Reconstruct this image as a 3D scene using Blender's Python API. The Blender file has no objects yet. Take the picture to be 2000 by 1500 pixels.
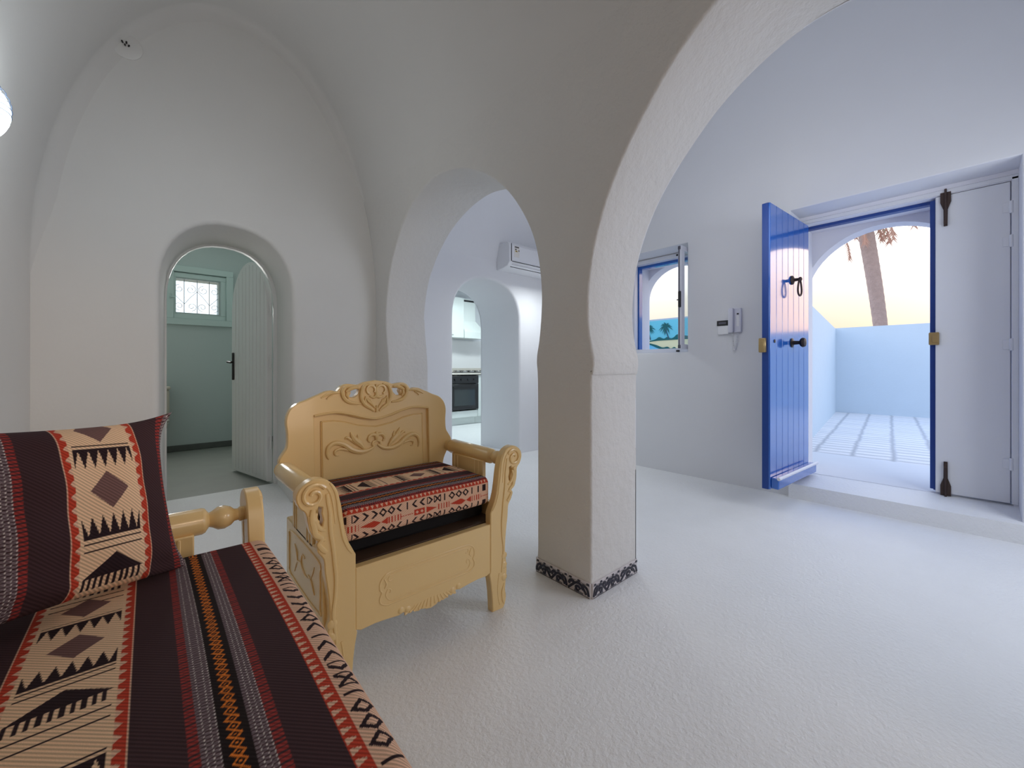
import bpy, bmesh, math, random
import numpy as np
from mathutils import Vector, Matrix, noise
from mathutils.geometry import delaunay_2d_cdt
PI = math.pi
random.seed(7)
C = bpy.context.scene.collection
SC = bpy.context.scene

# ------------------------------------------------------------------ camera
cd = bpy.data.cameras.new('camera'); cam = bpy.data.objects.new('camera', cd); C.objects.link(cam)
cam.location = (0, 0, 1.0)
cam.rotation_euler = (math.radians(90), 0, math.radians(-41.6))
cd.sensor_width = 36; cd.lens = 14.4; cd.shift_y = -32.5 / 2000
cd.clip_start = 0.02; cd.clip_end = 300
SC.camera = cam
# ------------------------------------------------------------------ world
w = bpy.data.worlds.new('sky'); SC.world = w; w.use_nodes = True
nt = w.node_tree; bg = nt.nodes['Background']
tc = nt.nodes.new('ShaderNodeTexCoord'); sx = nt.nodes.new('ShaderNodeSeparateXYZ')
nt.links.new(tc.outputs['Generated'], sx.inputs[0])
cr = nt.nodes.new('ShaderNodeValToRGB'); nt.links.new(sx.outputs['Z'], cr.inputs[0])
e = cr.color_ramp.elements
e[0].position = 0.0; e[0].color = (.43, .345, .255, 1)
e[1].position = 1.0; e[1].color = (.34, .50, .82, 1)
for p, c in ((.07, (.43, .365, .285, 1)), (.15, (.50, .475, .43, 1)), (.26, (.95, .97, 1.0, 1)), (.5, (.62, .72, .90, 1))):
    q = e.new(p); q.color = c
# evening glow around the low sun, out over the courtyard wall
vd = nt.nodes.new('ShaderNodeVectorMath'); vd.operation = 'DOT_PRODUCT'; vd.inputs[1].default_value = Vector((.95, -.27, .16)).normalized()
nt.links.new(tc.outputs['Generated'], vd.inputs[0])
mxx = nt.nodes.new('ShaderNodeMath'); mxx.operation = 'MAXIMUM'; mxx.inputs[1].default_value = 0; nt.links.new(vd.outputs['Value'], mxx.inputs[0])
pw_ = nt.nodes.new('ShaderNodeMath'); pw_.operation = 'POWER'; pw_.inputs[1].default_value = 26; nt.links.new(mxx.outputs[0], pw_.inputs[0])
gs = nt.nodes.new('ShaderNodeVectorMath'); gs.operation = 'SCALE'; gs.inputs[0].default_value = (1.1, .66, .36); nt.links.new(pw_.outputs[0], gs.inputs['Scale'])
ga = nt.nodes.new('ShaderNodeVectorMath'); ga.operation = 'ADD'; nt.links.new(cr.outputs[0], ga.inputs[0]); nt.links.new(gs.outputs[0], ga.inputs[1])
vd2 = nt.nodes.new('ShaderNodeVectorMath'); vd2.operation = 'DOT_PRODUCT'; vd2.inputs[1].default_value = Vector((.07, 1, .16)).normalized()
nt.links.new(tc.outputs['Generated'], vd2.inputs[0])
mx2 = nt.nodes.new('ShaderNodeMath'); mx2.operation = 'MAXIMUM'; mx2.inputs[1].default_value = 0; nt.links.new(vd2.outputs['Value'], mx2.inputs[0])
pw2 = nt.nodes.new('ShaderNodeMath'); pw2.operation = 'POWER'; pw2.inputs[1].default_value = 8; nt.links.new(mx2.outputs[0], pw2.inputs[0])
gs2 = nt.nodes.new('ShaderNodeVectorMath'); gs2.operation = 'SCALE'; gs2.inputs[0].default_value = (.42, .52, .66); nt.links.new(pw2.outputs[0], gs2.inputs['Scale'])
ga2 = nt.nodes.new('ShaderNodeVectorMath'); ga2.operation = 'ADD'; nt.links.new(ga.outputs[0], ga2.inputs[0]); nt.links.new(gs2.outputs[0], ga2.inputs[1])
nt.links.new(ga2.outputs[0], bg.inputs[0]); bg.inputs[1].default_value = 1.85

def area(name, loc, rot, sx_, sy_, power, col, portal=False, spread=PI):
    l = bpy.data.lights.new(name, 'AREA'); l.shape = 'RECTANGLE'; l.size = sx_; l.size_y = sy_
    l.energy = power; l.color = col; l.spread = spread
    if portal: l.cycles.is_portal = True
    o = bpy.data.objects.new(name, l); C.objects.link(o); o.location = loc; o.rotation_euler = rot; return o
# sky light through the three openings (portals only guide sampling)
area('door_daylight', (4.05, .38, 1.15), (0, PI/2, 0), 2.05, 1.15, 1, (1, 1, 1), True)
area('window_daylight', (4.05, 2.17, 1.65), (0, PI/2, 0), 1.0, .8, 1, (1, 1, 1), True)
# interior lights: fills added behind the camera and mid-air, a hall strip and kitchen lamp
area('rear_fill', (.5, -1.5, 1.5), (PI/2-.35, 0, 0), 1.3, 1.2, 3.2, (1, .93, .85))  # soft fill added behind the camera, no window modelled there
area('rear_side_fill', (1.1, -1.3, 1.0), (PI/2-.1, 0, .45), .5, .7, 3.5, (1, .80, .68))  # unseen warm fill added for the left wall and arch jambs
cl_ = bpy.data.lights.new('room_fill', 'POINT'); cl_.energy = 3.9; cl_.color = (.90, .97, 1); cl_.shadow_soft_size = .3  # fixtureless fill added mid-air to lift the sitting room
co_ = bpy.data.objects.new('room_fill', cl_); C.objects.link(co_); co_.location = (.35, 2.35, 1.95)
hl = bpy.data.lights.new('hall_fill', 'POINT'); hl.energy = 10; hl.color = (.97, .97, 1); hl.shadow_soft_size = .45  # invisible mid-air fill added to light the hall evenly
ho = bpy.data.objects.new('hall_fill', hl); C.objects.link(ho); ho.location = (2.7, .9, 2.0)
area('hall_end_fill', (2.9, -1.1, 1.4), (PI/2-.4, 0, 0), 1.2, 1.2, 22, (.86, .91, 1.0))  # fill added at the near hall end to brighten the arch jambs
area('hall_strip_lamp', (3.3, 3.0, 1.95), (0, 0, 0), .3, .3, 6, (.95, 1, 1))
area('kitchen_lamp', (3.9, 5.1, 2.35), (0, 0, 0), .9, .3, 29, (.86, 1, 1))
area('bathroom_window_fill', (.45, 6.2, 1.86), (-PI/2, 0, 0), .4, .38, 13, (1, .98, .95))  # fill added just inside the bathroom window, standing in for daylight
pl = bpy.data.lights.new('left_wall_fill', 'SPOT'); pl.energy = 55; pl.color = (1, .74, .54); pl.shadow_soft_size = .25; pl.spot_size = math.radians(34); pl.spot_blend = 1.0  # unseen spot added to put a warm glow on the left wall
po = bpy.data.objects.new('left_wall_fill', pl); C.objects.link(po); po.location = (1.15, -.7, 1.75); po.rotation_euler = (Vector((-.47, 3.0, .75))-Vector((1.15, -.7, 1.75))).to_track_quat('-Z', 'Y').to_euler()
SC.view_settings.view_transform = 'Standard'; SC.view_settings.look = 'None'
SC.view_settings.exposure = 0.27; SC.view_settings.gamma = 1.0
SC.view_settings.use_curve_mapping = False
SC.cycles.max_bounces = 10; SC.cycles.diffuse_bounces = 6; SC.cycles.sample_clamp_indirect = 6
SC.cycles.caustics_reflective = False; SC.cycles.caustics_refractive = False

# ------------------------------------------------------------------ materials
def s2l(r, g, b):
    f = lambda v: (v/255/12.92) if v/255 <= .04045 else ((v/255+.055)/1.055)**2.4
    return (f(r), f(g), f(b), 1)
def mat(name, col, rough=.6, metal=0, bump=None, var=None, coat=0, emit=None, spec=None):
    """bump = list of (scale, strength, distance, detail); var = (scale, amount) albedo variation"""
    m = bpy.data.materials.new(name); m.use_nodes = True; n = m.node_tree; b = n.nodes['Principled BSDF']
    b.inputs['Base Color'].default_value = col; b.inputs['Roughness'].default_value = rough
    b.inputs['Metallic'].default_value = metal
    if coat: b.inputs['Coat Weight'].default_value = coat; b.inputs['Coat Roughness'].default_value = .08
    if spec is not None: b.inputs['Specular IOR Level'].default_value = spec
    t = n.nodes.new('ShaderNodeTexCoord'); last = None
    for sc_, st, di, de in (bump or []):
        nz = n.nodes.new('ShaderNodeTexNoise'); nz.inputs['Scale'].default_value = sc_
        nz.inputs['Detail'].default_value = de; nz.inputs['Roughness'].default_value = .55
        n.links.new(t.outputs['Object'], nz.inputs['Vector'])
        bp = n.nodes.new('ShaderNodeBump'); bp.inputs['Strength'].default_value = st; bp.inputs['Distance'].default_value = di
        n.links.new(nz.outputs[0], bp.inputs['Height'])
        if last: n.links.new(last.outputs[0], bp.inputs['Normal'])
        last = bp
    if last: n.links.new(last.outputs[0], b.inputs['Normal'])
    if var:
        nz = n.nodes.new('ShaderNodeTexNoise'); nz.inputs['Scale'].default_value = var[0]; nz.inputs['Detail'].default_value = 5
        n.links.new(t.outputs['Object'], nz.inputs['Vector'])
        mx = n.nodes.new('ShaderNodeMix'); mx.data_type = 'RGBA'
        d = 1-var[1]
        mx.inputs['A'].default_value = col; mx.inputs['B'].default_value = (col[0]*d, col[1]*d, col[2]*d, 1)
        n.links.new(nz.outputs[0], mx.inputs['Factor']); n.links.new(mx.outputs['Result'], b.inputs['Base Color'])
    if emit:
        b.inputs['Emission Color'].default_value = emit[0]; b.inputs['Emission Strength'].default_value = emit[1]
    return m
M = {}
M['wall'] = mat('white_limewash', (.755, .75, .735, 1), .85, bump=[(2.2, .35, .02, 2), (55, .25, .0025, 3)], var=(3, .05))
M['ceil'] = mat('dimmed_limewash', (.68, .67, .655, 1), .85, bump=[(2.2, .35, .02, 2), (55, .25, .0025, 3)], var=(3, .05))  # white limewash darkened in its colour to dim the vault
M['wall_rough'] = mat('rough_limewash', (.68, .67, .655, 1), .9, bump=[(2.2, .35, .02, 2), (24, .55, .012, 5), (110, .35, .003, 3)], var=(3, .05))
M['wall_hall'] = mat('white_plaster_hall', (.74, .75, .78, 1), .85, bump=[(2.5, .3, .015, 2), (60, .2, .002, 3)], var=(3, .04))
M['floor'] = mat('painted_concrete_floor', (.84, .85, .86, 1), .5, bump=[(7, .35, .008, 3), (62, .8, .0058, 5), (190, .5, .002, 2)], var=(5, .07))
M['bath_wall'] = mat('bathroom_paint', (.54, .61, .60, 1), .75, bump=[(40, .15, .002, 3)])
M['bath_trim'] = mat('bathroom_woodwork_paint', (.58, .70, .68, 1), .5)
M['bath_floor'] = mat('grey_cement_floor', (.30, .31, .28, 1), .55, bump=[(30, .2, .002, 3)], var=(4, .2))
M['bath_skirt'] = mat('dark_cement_skirting', (.13, .14, .13, 1), .6, var=(12, .3))
M['white'] = mat('white_gloss_paint', (.80, .80, .79, 1), .35)
M['cabinet'] = mat('white_laminate', (.68, .72, .71, 1), .3)
M['white_door'] = mat('white_door_paint', (.72, .73, .76, 1), .45, bump=[(12, .1, .003, 3)], var=(6, .04))
M['blue'] = mat('blue_gloss_paint', s2l(36, 98, 186), .15, coat=.7, bump=[(14, .08, .003, 3)])
M['darkblue'] = mat('deep_blue_paint', s2l(16, 62, 140), .4, var=(10, .12))
M['cream'] = mat('cream_gloss_paint', s2l(234, 201, 140), .26, coat=.3, bump=[(18, .12, .002, 3)], var=(6, .06))
M['iron'] = mat('dark_iron', (.022, .016, .016, 1), .5, metal=.4, bump=[(60, .3, .002, 3)])
M['rust'] = mat('dark_rusty_iron', (.055, .032, .026, 1), .6, metal=.3, bump=[(60, .3, .002, 3)])
M['brass'] = mat('aged_brass', (.42, .30, .14, 1), .38, metal=.8)
M['metal'] = mat('brushed_metal', (.6, .6, .6, 1), .3, metal=.9)
M['black'] = mat('black_plastic', (.012, .012, .014, 1), .35)
M['wood'] = mat('bare_dark_wood', (.10, .055, .032, 1), .55, var=(20, .4))
M['deck'] = mat('black_underlay_cloth', (.008, .007, .008, 1), .95)
M['ovenglass'] = mat('oven_glass', (.03, .04, .042, 1), .08, coat=.5)
M['tile_splash'] = mat('backsplash_tile', (.78, .77, .78, 1), .2)
M['worktop'] = mat('pale_stone_worktop', (.62, .58, .53, 1), .3, var=(40, .15))
M['plastic'] = mat('white_plastic', (.78, .79, .82, 1), .35)
M['plastic_lilac'] = mat('pale_lilac_plastic', (.66, .67, .76, 1), .35)
M['alu'] = mat('white_aluminium', (.70, .72, .80, 1), .35)
M['alu_dark'] = mat('grey_rubber_seal', (.10, .10, .13, 1), .6)
M['arch_lilac'] = mat('outer_arch_limewash', (.78, .78, .83, 1), .9, bump=[(40, .3, .003, 3)])
M['yard_wall'] = mat('pale_blue_yard_wall', (.56, .66, .75, 1), .9, bump=[(5, .3, .01, 3), (40, .3, .003, 3)], var=(3, .05))
M['bark'] = mat('hazed_palm_bark', (.44, .32, .28, 1), .95, bump=[(14, .8, .05, 4)], var=(9, .35))  # bark lightened in its colour to carry haze and flare
M['frond'] = mat('dry_frond', (.48, .28, .21, 1), .9)
M['frond_green'] = mat('green_frond', (.10, .16, .05, 1), .8)
M['tile_white'] = mat('glazed_tile_white', (.62, .58, .60, 1), .15)
M['tile_navy'] = mat('glazed_tile_navy', (.010, .010, .028, 1), .15)
M['tile_grey'] = mat('glazed_tile_grey', (.13, .13, .15, 1), .15)
M['toilet'] = mat('cream_porcelain', (.55, .50, .42, 1), .2)
M['sticker'] = mat('label_paper', (.75, .72, .68, 1), .5)
M['sticker_y'] = mat('label_yellow', (.35, .25, .05, 1), .5)
M['lampglass'] = mat('lit_pressed_glass', (.9, .95, .98, 1), .2, emit=((.86, .95, 1.0, 1), 3.2))
M['lampdark'] = mat('dark_lead_line', (.05, .08, .14, 1), .4)
def glass():
    m = bpy.data.materials.new('window_glass'); m.use_nodes = True; n = m.node_tree; n.nodes.clear()
    o = n.nodes.new('ShaderNodeOutputMaterial'); mx = n.nodes.new('ShaderNodeMixShader'); mx.inputs[0].default_value = .12
    t = n.nodes.new('ShaderNodeBsdfTransparent'); t.inputs[0].default_value = (.93, .96, .96, 1)
    g = n.nodes.new('ShaderNodeBsdfGlossy'); g.inputs['Roughness'].default_value = .03
    n.links.new(t.outputs[0], mx.inputs[1]); n.links.new(g.outputs[0], mx.inputs[2]); n.links.new(mx.outputs[0], o.inputs[0]); return m
M['glass'] = glass()
def frosted():
    m = bpy.data.materials.new('frosted_bright_pane'); m.use_nodes = True; n = m.node_tree; n.nodes.clear()
    o = n.nodes.new('ShaderNodeOutputMaterial'); mx = n.nodes.new('ShaderNodeMixShader'); mx.inputs[0].default_value = .5
    t = n.nodes.new('ShaderNodeBsdfTranslucent'); t.inputs[0].default_value = (.95, .97, 1, 1)
    g = n.nodes.new('ShaderNodeBsdfTransparent'); n.links.new(t.outputs[0], mx.inputs[1]); n.links.new(g.outputs[0], mx.inputs[2])
    n.links.new(mx.outputs[0], o.inputs[0]); return m
def fabric_mat():
    m = bpy.data.materials.new('woven_tribal_fabric'); m.use_nodes = True; n = m.node_tree; b = n.nodes['Principled BSDF']
    b.inputs['Roughness'].default_value = .95; b.inputs['Specular IOR Level'].default_value = .2
    at = n.nodes.new('ShaderNodeAttribute'); at.attribute_name = 'weave'
    uv = n.nodes.new('ShaderNodeUVMap'); uv.uv_map = 'cloth'
    wv = n.nodes.new('ShaderNodeTexWave'); wv.wave_type = 'BANDS'; wv.bands_direction = 'DIAGONAL'
    wv.inputs['Scale'].default_value = 90; n.links.new(uv.outputs[0], wv.inputs['Vector'])
    nz = n.nodes.new('ShaderNodeTexNoise'); nz.inputs['Scale'].default_value = 900; n.links.new(uv.outputs[0], nz.inputs['Vector'])
    mr = n.nodes.new('ShaderNodeMapRange'); mr.inputs['To Min'].default_value = .72; mr.inputs['To Max'].default_value = 1.18
    n.links.new(wv.outputs['Fac'], mr.inputs['Value'])
    m2 = n.nodes.new('ShaderNodeMapRange'); m2.inputs['To Min'].default_value = .75; m2.inputs['To Max'].default_value = 1.25
    n.links.new(nz.outputs[0], m2.inputs['Value'])
    mu = n.nodes.new('ShaderNodeMath'); mu.operation = 'MULTIPLY'; n.links.new(mr.outputs[0], mu.inputs[0]); n.links.new(m2.outputs[0], mu.inputs[1])
    vm = n.nodes.new('ShaderNodeVectorMath'); vm.operation = 'SCALE'; n.links.new(at.outputs['Color'], vm.inputs[0]); n.links.new(mu.outputs[0], vm.inputs['Scale'])
    n.links.new(vm.outputs[0], b.inputs['Base Color'])
    bp = n.nodes.new('ShaderNodeBump'); bp.inputs['Strength'].default_value = .5; bp.inputs['Distance'].default_value = .0008
    n.links.new(mu.outputs[0], bp.inputs['Height']); n.links.new(bp.outputs[0], b.inputs['Normal'])
    return m
M['fabric'] = fabric_mat()
def paver_mat():
    m = bpy.data.materials.new('courtyard_pavers'); m.use_nodes = True; n = m.node_tree; b = n.nodes['Principled BSDF']
    t = n.nodes.new('ShaderNodeTexCoord'); mp = n.nodes.new('ShaderNodeMapping')
    nz = n.nodes.new('ShaderNodeTexNoise'); nz.inputs['Scale'].default_value = 5; n.links.new(t.outputs['Object'], nz.inputs['Vector'])
    mm = n.nodes.new('ShaderNodeMix'); mm.data_type = 'VECTOR'; mm.inputs['Factor'].default_value = .05
    n.links.new(t.outputs['Object'], mm.inputs['A']); n.links.new(nz.outputs[1], mm.inputs['B'])
    n.links.new(mm.outputs['Result'], mp.inputs[0])
    mp.inputs['Rotation'].default_value = (0, 0, PI/2-.10)
    br = n.nodes.new('ShaderNodeTexBrick'); n.links.new(mp.outputs[0], br.inputs[0])
    br.inputs['Scale'].default_value = 1; br.inputs['Brick Width'].default_value = .29; br.inputs['Row Height'].default_value = .17
    br.inputs['Mortar Size'].default_value = .035; br.inputs['Mortar Smooth'].default_value = 1.0; br.offset = 0.0; br.inputs['Bias'].default_value = -.2
    br.inputs['Color1'].default_value = (.80, .78, .78, 1); br.inputs['Color2'].default_value = (.72, .71, .73, 1); br.inputs['Mortar'].default_value = (.46, .46, .48, 1)
    n.links.new(br.outputs[0], b.inputs['Base Color']); b.inputs['Roughness'].default_value = .85
    bp = n.nodes.new('ShaderNodeBump'); bp.inputs['Strength'].default_value = .35; bp.inputs['Distance'].default_value = .01; bp.invert = True
    n.links.new(br.outputs['Fac'], bp.inputs['Height']); n.links.new(bp.outputs[0], b.inputs['Normal'])
    return m
M['paver'] = paver_mat()

# ------------------------------------------------------------------ mesh helpers
class MB:
    def __init__(s): s.v = []; s.f = []; s.m = []
    def add(s, vs, fs, mi=0):
        o = len(s.v); s.v += [tuple(p) for p in vs]; s.f += [tuple(o+i for i in f) for f in fs]; s.m += [mi]*len(fs)
        return s
    def box(s, c, d, bev=.004, rot=None, seg=1, mi=0):
        bm = bmesh.new(); bmesh.ops.create_cube(bm, size=1)
        for v in bm.verts: v.co = Vector((v.co.x*d[0], v.co.y*d[1], v.co.z*d[2]))
        b = min(bev, min(d)*.45)
        if b > 0: bmesh.ops.bevel(bm, geom=bm.edges[:], offset=b, segments=seg, affect='EDGES', profile=.5)
        R_ = rot if rot is not None else Matrix.Identity(3)
        bm.verts.index_update()
        s.add([R_ @ v.co + Vector(c) for v in bm.verts], [[v.index for v in f.verts] for f in bm.faces], mi); bm.free(); return s
    def tube(s, pts, r, seg=10, caps=True, flat=1.0, up=None, mi=0):
        pts = [Vector(p) for p in pts]; n = len(pts)
        rs = r if hasattr(r, '__len__') else [r]*n
        vs = []; prev = None
        for i, p in enumerate(pts):
            t = (pts[min(i+1, n-1)]-pts[max(i-1, 0)]).normalized()
            if up is not None: a = (Vector(up)-t*Vector(up).dot(t)).normalized()
            elif prev is None:
                a = Vector((0, 0, 1)) if abs(t.z) < .9 else Vector((1, 0, 0)); a = (a-t*a.dot(t)).normalized()
            else: a = (prev-t*prev.dot(t)).normalized()
            prev = a; b = t.cross(a)
            for k in range(seg):
                th = 2*PI*k/seg; vs.append(p+a*math.cos(th)*rs[i]*flat+b*math.sin(th)*rs[i])
        fs = []
        for i in range(n-1):
            for k in range(seg):
                k2 = (k+1) % seg; fs.append((i*seg+k, i*seg+k2, (i+1)*seg+k2, (i+1)*seg+k))
        if caps: fs.append(tuple(range(seg-1, -1, -1))); fs.append(tuple((n-1)*seg+k for k in range(seg)))
        return s.add(vs, fs, mi)
    def lathe(s, prof, base, axis=(0, 0, 1), seg=20, mi=0):
        """prof = [(distance along axis, radius)]"""
        ax = Vector(axis).normalized(); a = Vector((0, 0, 1)) if abs(ax.z) < .9 else Vector((1, 0, 0))
        a = (a-ax*a.dot(ax)).normalized(); b = ax.cross(a); B = Vector(base); vs = []
        for h, r in prof:
            for k in range(seg):
                th = 2*PI*k/seg; vs.append(B+ax*h+(a*math.cos(th)+b*math.sin(th))*max(r, 1e-4))
        fs = []; n = len(prof)
        for i in range(n-1):
            for k in range(seg):
                k2 = (k+1) % seg; fs.append((i*seg+k, i*seg+k2, (i+1)*seg+k2, (i+1)*seg+k))
        fs.append(tuple(range(seg-1, -1, -1))); fs.append(tuple((n-1)*seg+k for k in range(seg)))
        return s.add(vs, fs, mi)
    def board(s, out, holes=(), t=.03, fn=None, bev=.003, mi=0):
        """outline in (a,z) extruded; fn(a,z,d) -> xyz, d from 0 (front) to t (back); small chamfer"""
        fn = fn or (lambda a, z, d: (a, d, z))
        loops = [out]+list(holes); P0 = []; E = []; src = []
        for L in loops:
            L2 = offset(L, bev if L is out else bev, inward=(L is out))
            o = len(P0); P0 += L2; src += L; n = len(L2); E += [(o+i, o+(i+1) % n) for i in range(n)]
        tri, vv = cdt(P0, E, loops)
        n0 = len(vv)
        pts = list(vv); full = src
        V = [fn(a, z, 0) for a, z in pts]+[fn(a, z, t) for a, z in pts]
        F = [tuple(f) for f in tri]+[tuple(n0+i for i in reversed(f)) for f in tri]
        base = len(V)
        for a, z in full: V.append(fn(a, z, bev)); 
        for a, z in full: V.append(fn(a, z, t-bev))
        m = len(full); o = 0
        for L in loops:
            n = len(L)
            for i in range(n):
                j = (i+1) % n; A, B_ = o+i, o+j
                F += [(A, B_, base+B_, base+A), (base+A, base+B_, base+m+B_, base+m+A), (base+m+A, base+m+B_, n0+B_, n0+A)]
            o += n
        return s.add(V, F, mi)
    def build(s, name, m, parent=None, smooth=40, loc=None, rotz=None):
        me = bpy.data.meshes.new(name); me.from_pydata(s.v, [], s.f)
        bm = bmesh.new(); bm.from_mesh(me); bmesh.ops.recalc_face_normals(bm, faces=bm.faces); bm.to_mesh(me); bm.free()
        ms = m if isinstance(m, (list, tuple)) else [m]
        for q in ms: me.materials.append(q)
        if len(ms) > 1: me.polygons.foreach_set('material_index', s.m)
        if smooth:
            me.shade_smooth(); me.set_sharp_from_angle(angle=math.radians(smooth))
        o = bpy.data.objects.new(name, me); C.objects.link(o)
        if parent: o.parent = parent
        if loc: o.location = loc
        if rotz is not None: o.rotation_euler.z = rotz
        return o
def area2(L): return sum(L[i][0]*L[(i+1) % len(L)][1]-L[(i+1) % len(L)][0]*L[i][1] for i in range(len(L)))/2
def offset(L, d, inward=True):
    """move every point of loop L into the solid by d (scalar or list)"""
    n = len(L); sgn = 1 if area2(L) > 0 else -1
    if not inward: sgn = -sgn
    out = []
    for i in range(n):
        di = d[i] if hasattr(d, '__len__') else d
        if di == 0: out.append(L[i]); continue
        p, q, r = L[i-1], L[i], L[(i+1) % n]
        def nr(a, b):
            x, y = b[0]-a[0], b[1]-a[1]; l = math.hypot(x, y) or 1; return (-y/l*sgn, x/l*sgn)
        n1, n2 = nr(p, q), nr(q, r); x, y = n1[0]+n2[0], n1[1]+n2[1]; l = math.hypot(x, y)
        if l < .3: x, y = n1; k = 1
        else: x, y = x/l, y/l; k = min(1/max(x*n1[0]+y*n1[1], .4), 1.6)
        out.append((q[0]+x*di*k, q[1]+y*di*k))
    return out
def inside(p, loops):
    c = False; x, y = p
    for L in loops:
        for i in range(len(L)):
            (x1, y1), (x2, y2) = L[i], L[(i+1) % len(L)]
            if (y1 > y) != (y2 > y) and x < (x2-x1)*(y-y1)/(y2-y1)+x1: c = not c
    return c
def cdt(pts, edges, loops, extra=()):
    res = delaunay_2d_cdt([Vector(p) for p in list(pts)+list(extra)], edges, [], 0, 1e-6, True)
    vv, _, ff, ov = res[0], res[1], res[2], res[3]
    n = len(pts); chk = [list(pts)]
    # keep original indices: map output verts back to input order
    out2in = {}
    for i, o in enumerate(ov):
        if o: out2in[i] = min(o)
    tot = len(pts)+len(extra); allp = [tuple(p) for p in pts]+[tuple(p) for p in extra]
    extraid = {}
    for i in range(len(vv)):
        if i not in out2in: out2in[i] = tot+len(extraid); extraid[i] = 1; allp.append((vv[i].x, vv[i].y))
    # loops built from the actual points
    Ls = []; o = 0
    for L in loops: Ls.append([tuple(pts[o+i]) for i in range(len(L))]); o += len(L)
    tri = []
    for f in ff:
        c = (sum(vv[i].x for i in f)/len(f), sum(vv[i].y for i in f)/len(f))
        if inside(c, Ls): tri.append([out2in[i] for i in f])
    return tri, allp
def resample(L, step):
    out = []
    for i in range(len(L)):
        a, b = L[i], L[(i+1) % len(L)]; n = max(1, int(math.hypot(b[0]-a[0], b[1]-a[1])/step))
        for k in range(n): t = k/n; out.append((a[0]+(b[0]-a[0])*t, a[1]+(b[1]-a[1])*t))
    return out
def plate(name, loops, near, far, m, step=.12, rnd=0, rfun=None, depth=1, backface=False, kind='structure', smooth=35, ns=5):
    """wall slab. loops[0] outer, others holes, (u,v). near(u,v)->xyz, far(u,v)->xyz. rfun(u,v)->edge radius"""
    loops = [resample(L, step*.7) for L in loops]
    rs = [[(rfun(*p) if rfun else 0) for p in L] for L in loops]
    P0 = []; E = []
    for k, L in enumerate(loops):
        L2 = offset(L, rs[k], inward=(k == 0)); o = len(P0); P0 += L2; n = len(L2); E += [(o+i, o+(i+1) % n) for i in range(n)]
    us = [p[0] for p in loops[0]]; vs_ = [p[1] for p in loops[0]]; ex = []
    u = min(us)+step
    pl = []; o = 0
    for L in loops: pl.append(P0[o:o+len(L)]); o += len(L)
    while u < max(us)-.4*step:
        v = min(vs_)+step
        while v < max(vs_)-.4*step:
            if inside((u, v), pl) and min((p[0]-u)**2+(p[1]-v)**2 for p in P0) > (step*.4)**2: ex.append((u, v))
            v += step
        u += step
    tri, allp = cdt(P0, E, loops, ex)
    V = [near(*p) for p in allp]; F = [tuple(t) for t in tri]; o = 0
    if backface:
        b = len(V); V += [far(*p) for p in allp]; F += [tuple(b+i for i in reversed(t)) for t in tri]
    for k, L in enumerate(loops):
        n = len(L); rings = [[o+i for i in range(n)]]
        has = any(r > 0 for r in rs[k])
        steps = [(1-math.sin(a), 1-math.cos(a)) for a in [PI/2*j/ns for j in range(1, ns+1)]] if has else []
        for fo, fd in steps:
            L2 = offset(L, [r*fo for r in rs[k]], inward=(k == 0)); b = len(V); 
            for i, p in enumerate(L2):
                A = Vector(near(*p)); B = Vector(far(*p)); D = (B-A); V.append(tuple(A+D.normalized()*rs[k][i]*fd))
            rings.append(list(range(b, b+n)))
        b = len(V)
        if backface and not has and False: pass
        for j in range(1, depth+1):
            for p in L:
                A = Vector(near(*p)); B = Vector(far(*p)); V.append(tuple(A+(B-A)*(j/depth if j < depth or not has else 1)))
            rings.append(list(range(b, b+n))); b += n
        for a_, b_ in zip(rings[:-1], rings[1:]):
            for i in range(n): j = (i+1) % n; F.append((a_[i], a_[j], b_[j], b_[i]))
        o += n
    mb = MB(); mb.add(V, F); ob = mb.build(name, m, smooth=smooth)
    if kind: ob['kind'] = kind
    return ob
def thing(name, label, cat, loc=(0, 0, 0), rotz=0, group=None):
    o = bpy.data.objects.new(name, None); C.objects.link(o); o.empty_display_size = .1
    o.location = loc; o.rotation_euler = (0, 0, rotz); o['label'] = label; o['category'] = cat
    if group: o['group'] = group
    return o
def tag(o, label, cat, group=None):
    o['label'] = label; o['category'] = cat
    if group: o['group'] = group
    return o
def struct(o, label=None):
    o['kind'] = 'structure'
    if label: o['label'] = label
    return o
def spline(pts, n=8, closed=False):
    """Catmull-Rom through points of any dimension"""
    P = [np.array(p, float) for p in pts]; N = len(P); out = []
    rng = range(N) if closed else range(N-1)
    for i in rng:
        p0 = P[i-1] if (closed or i > 0) else P[0]; p1 = P[i]; p2 = P[(i+1) % N]; p3 = P[(i+2) % N] if (closed or i+2 < N) else P[-1]
        for k in range(n):
            t = k/n; out.append(tuple(.5*((2*p1)+(-p0+p2)*t+(2*p0-5*p1+4*p2-p3)*t*t+(-p0+3*p1-3*p2+p3)*t**3)))
    if not closed: out.append(tuple(P[-1]))
    return out

# ================================================================== ROOM SHELL
XW, XW2 = 1.43, 1.782         # middle wall with the two arches
YL, YL2 = 3.33, 4.01          # far wall with the bathroom arch
XR = 3.73                     # outer wall
XLEFT = -.47; YB = -1.65
VC, VA, VS, VH = .48, .95, 1.5, 1.88   # vault of the sitting room
def nearx(z):
    if z <= VS: return XW
    k = min((z-VS)/VH, 1); return VC+VA*math.sqrt(max(0, 1-k*k))
def wob(p, a=.004, f=2.3, s=0): 
    return a*noise.noise(Vector((p[0]*f+s, p[1]*f, s*1.7)))
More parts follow.
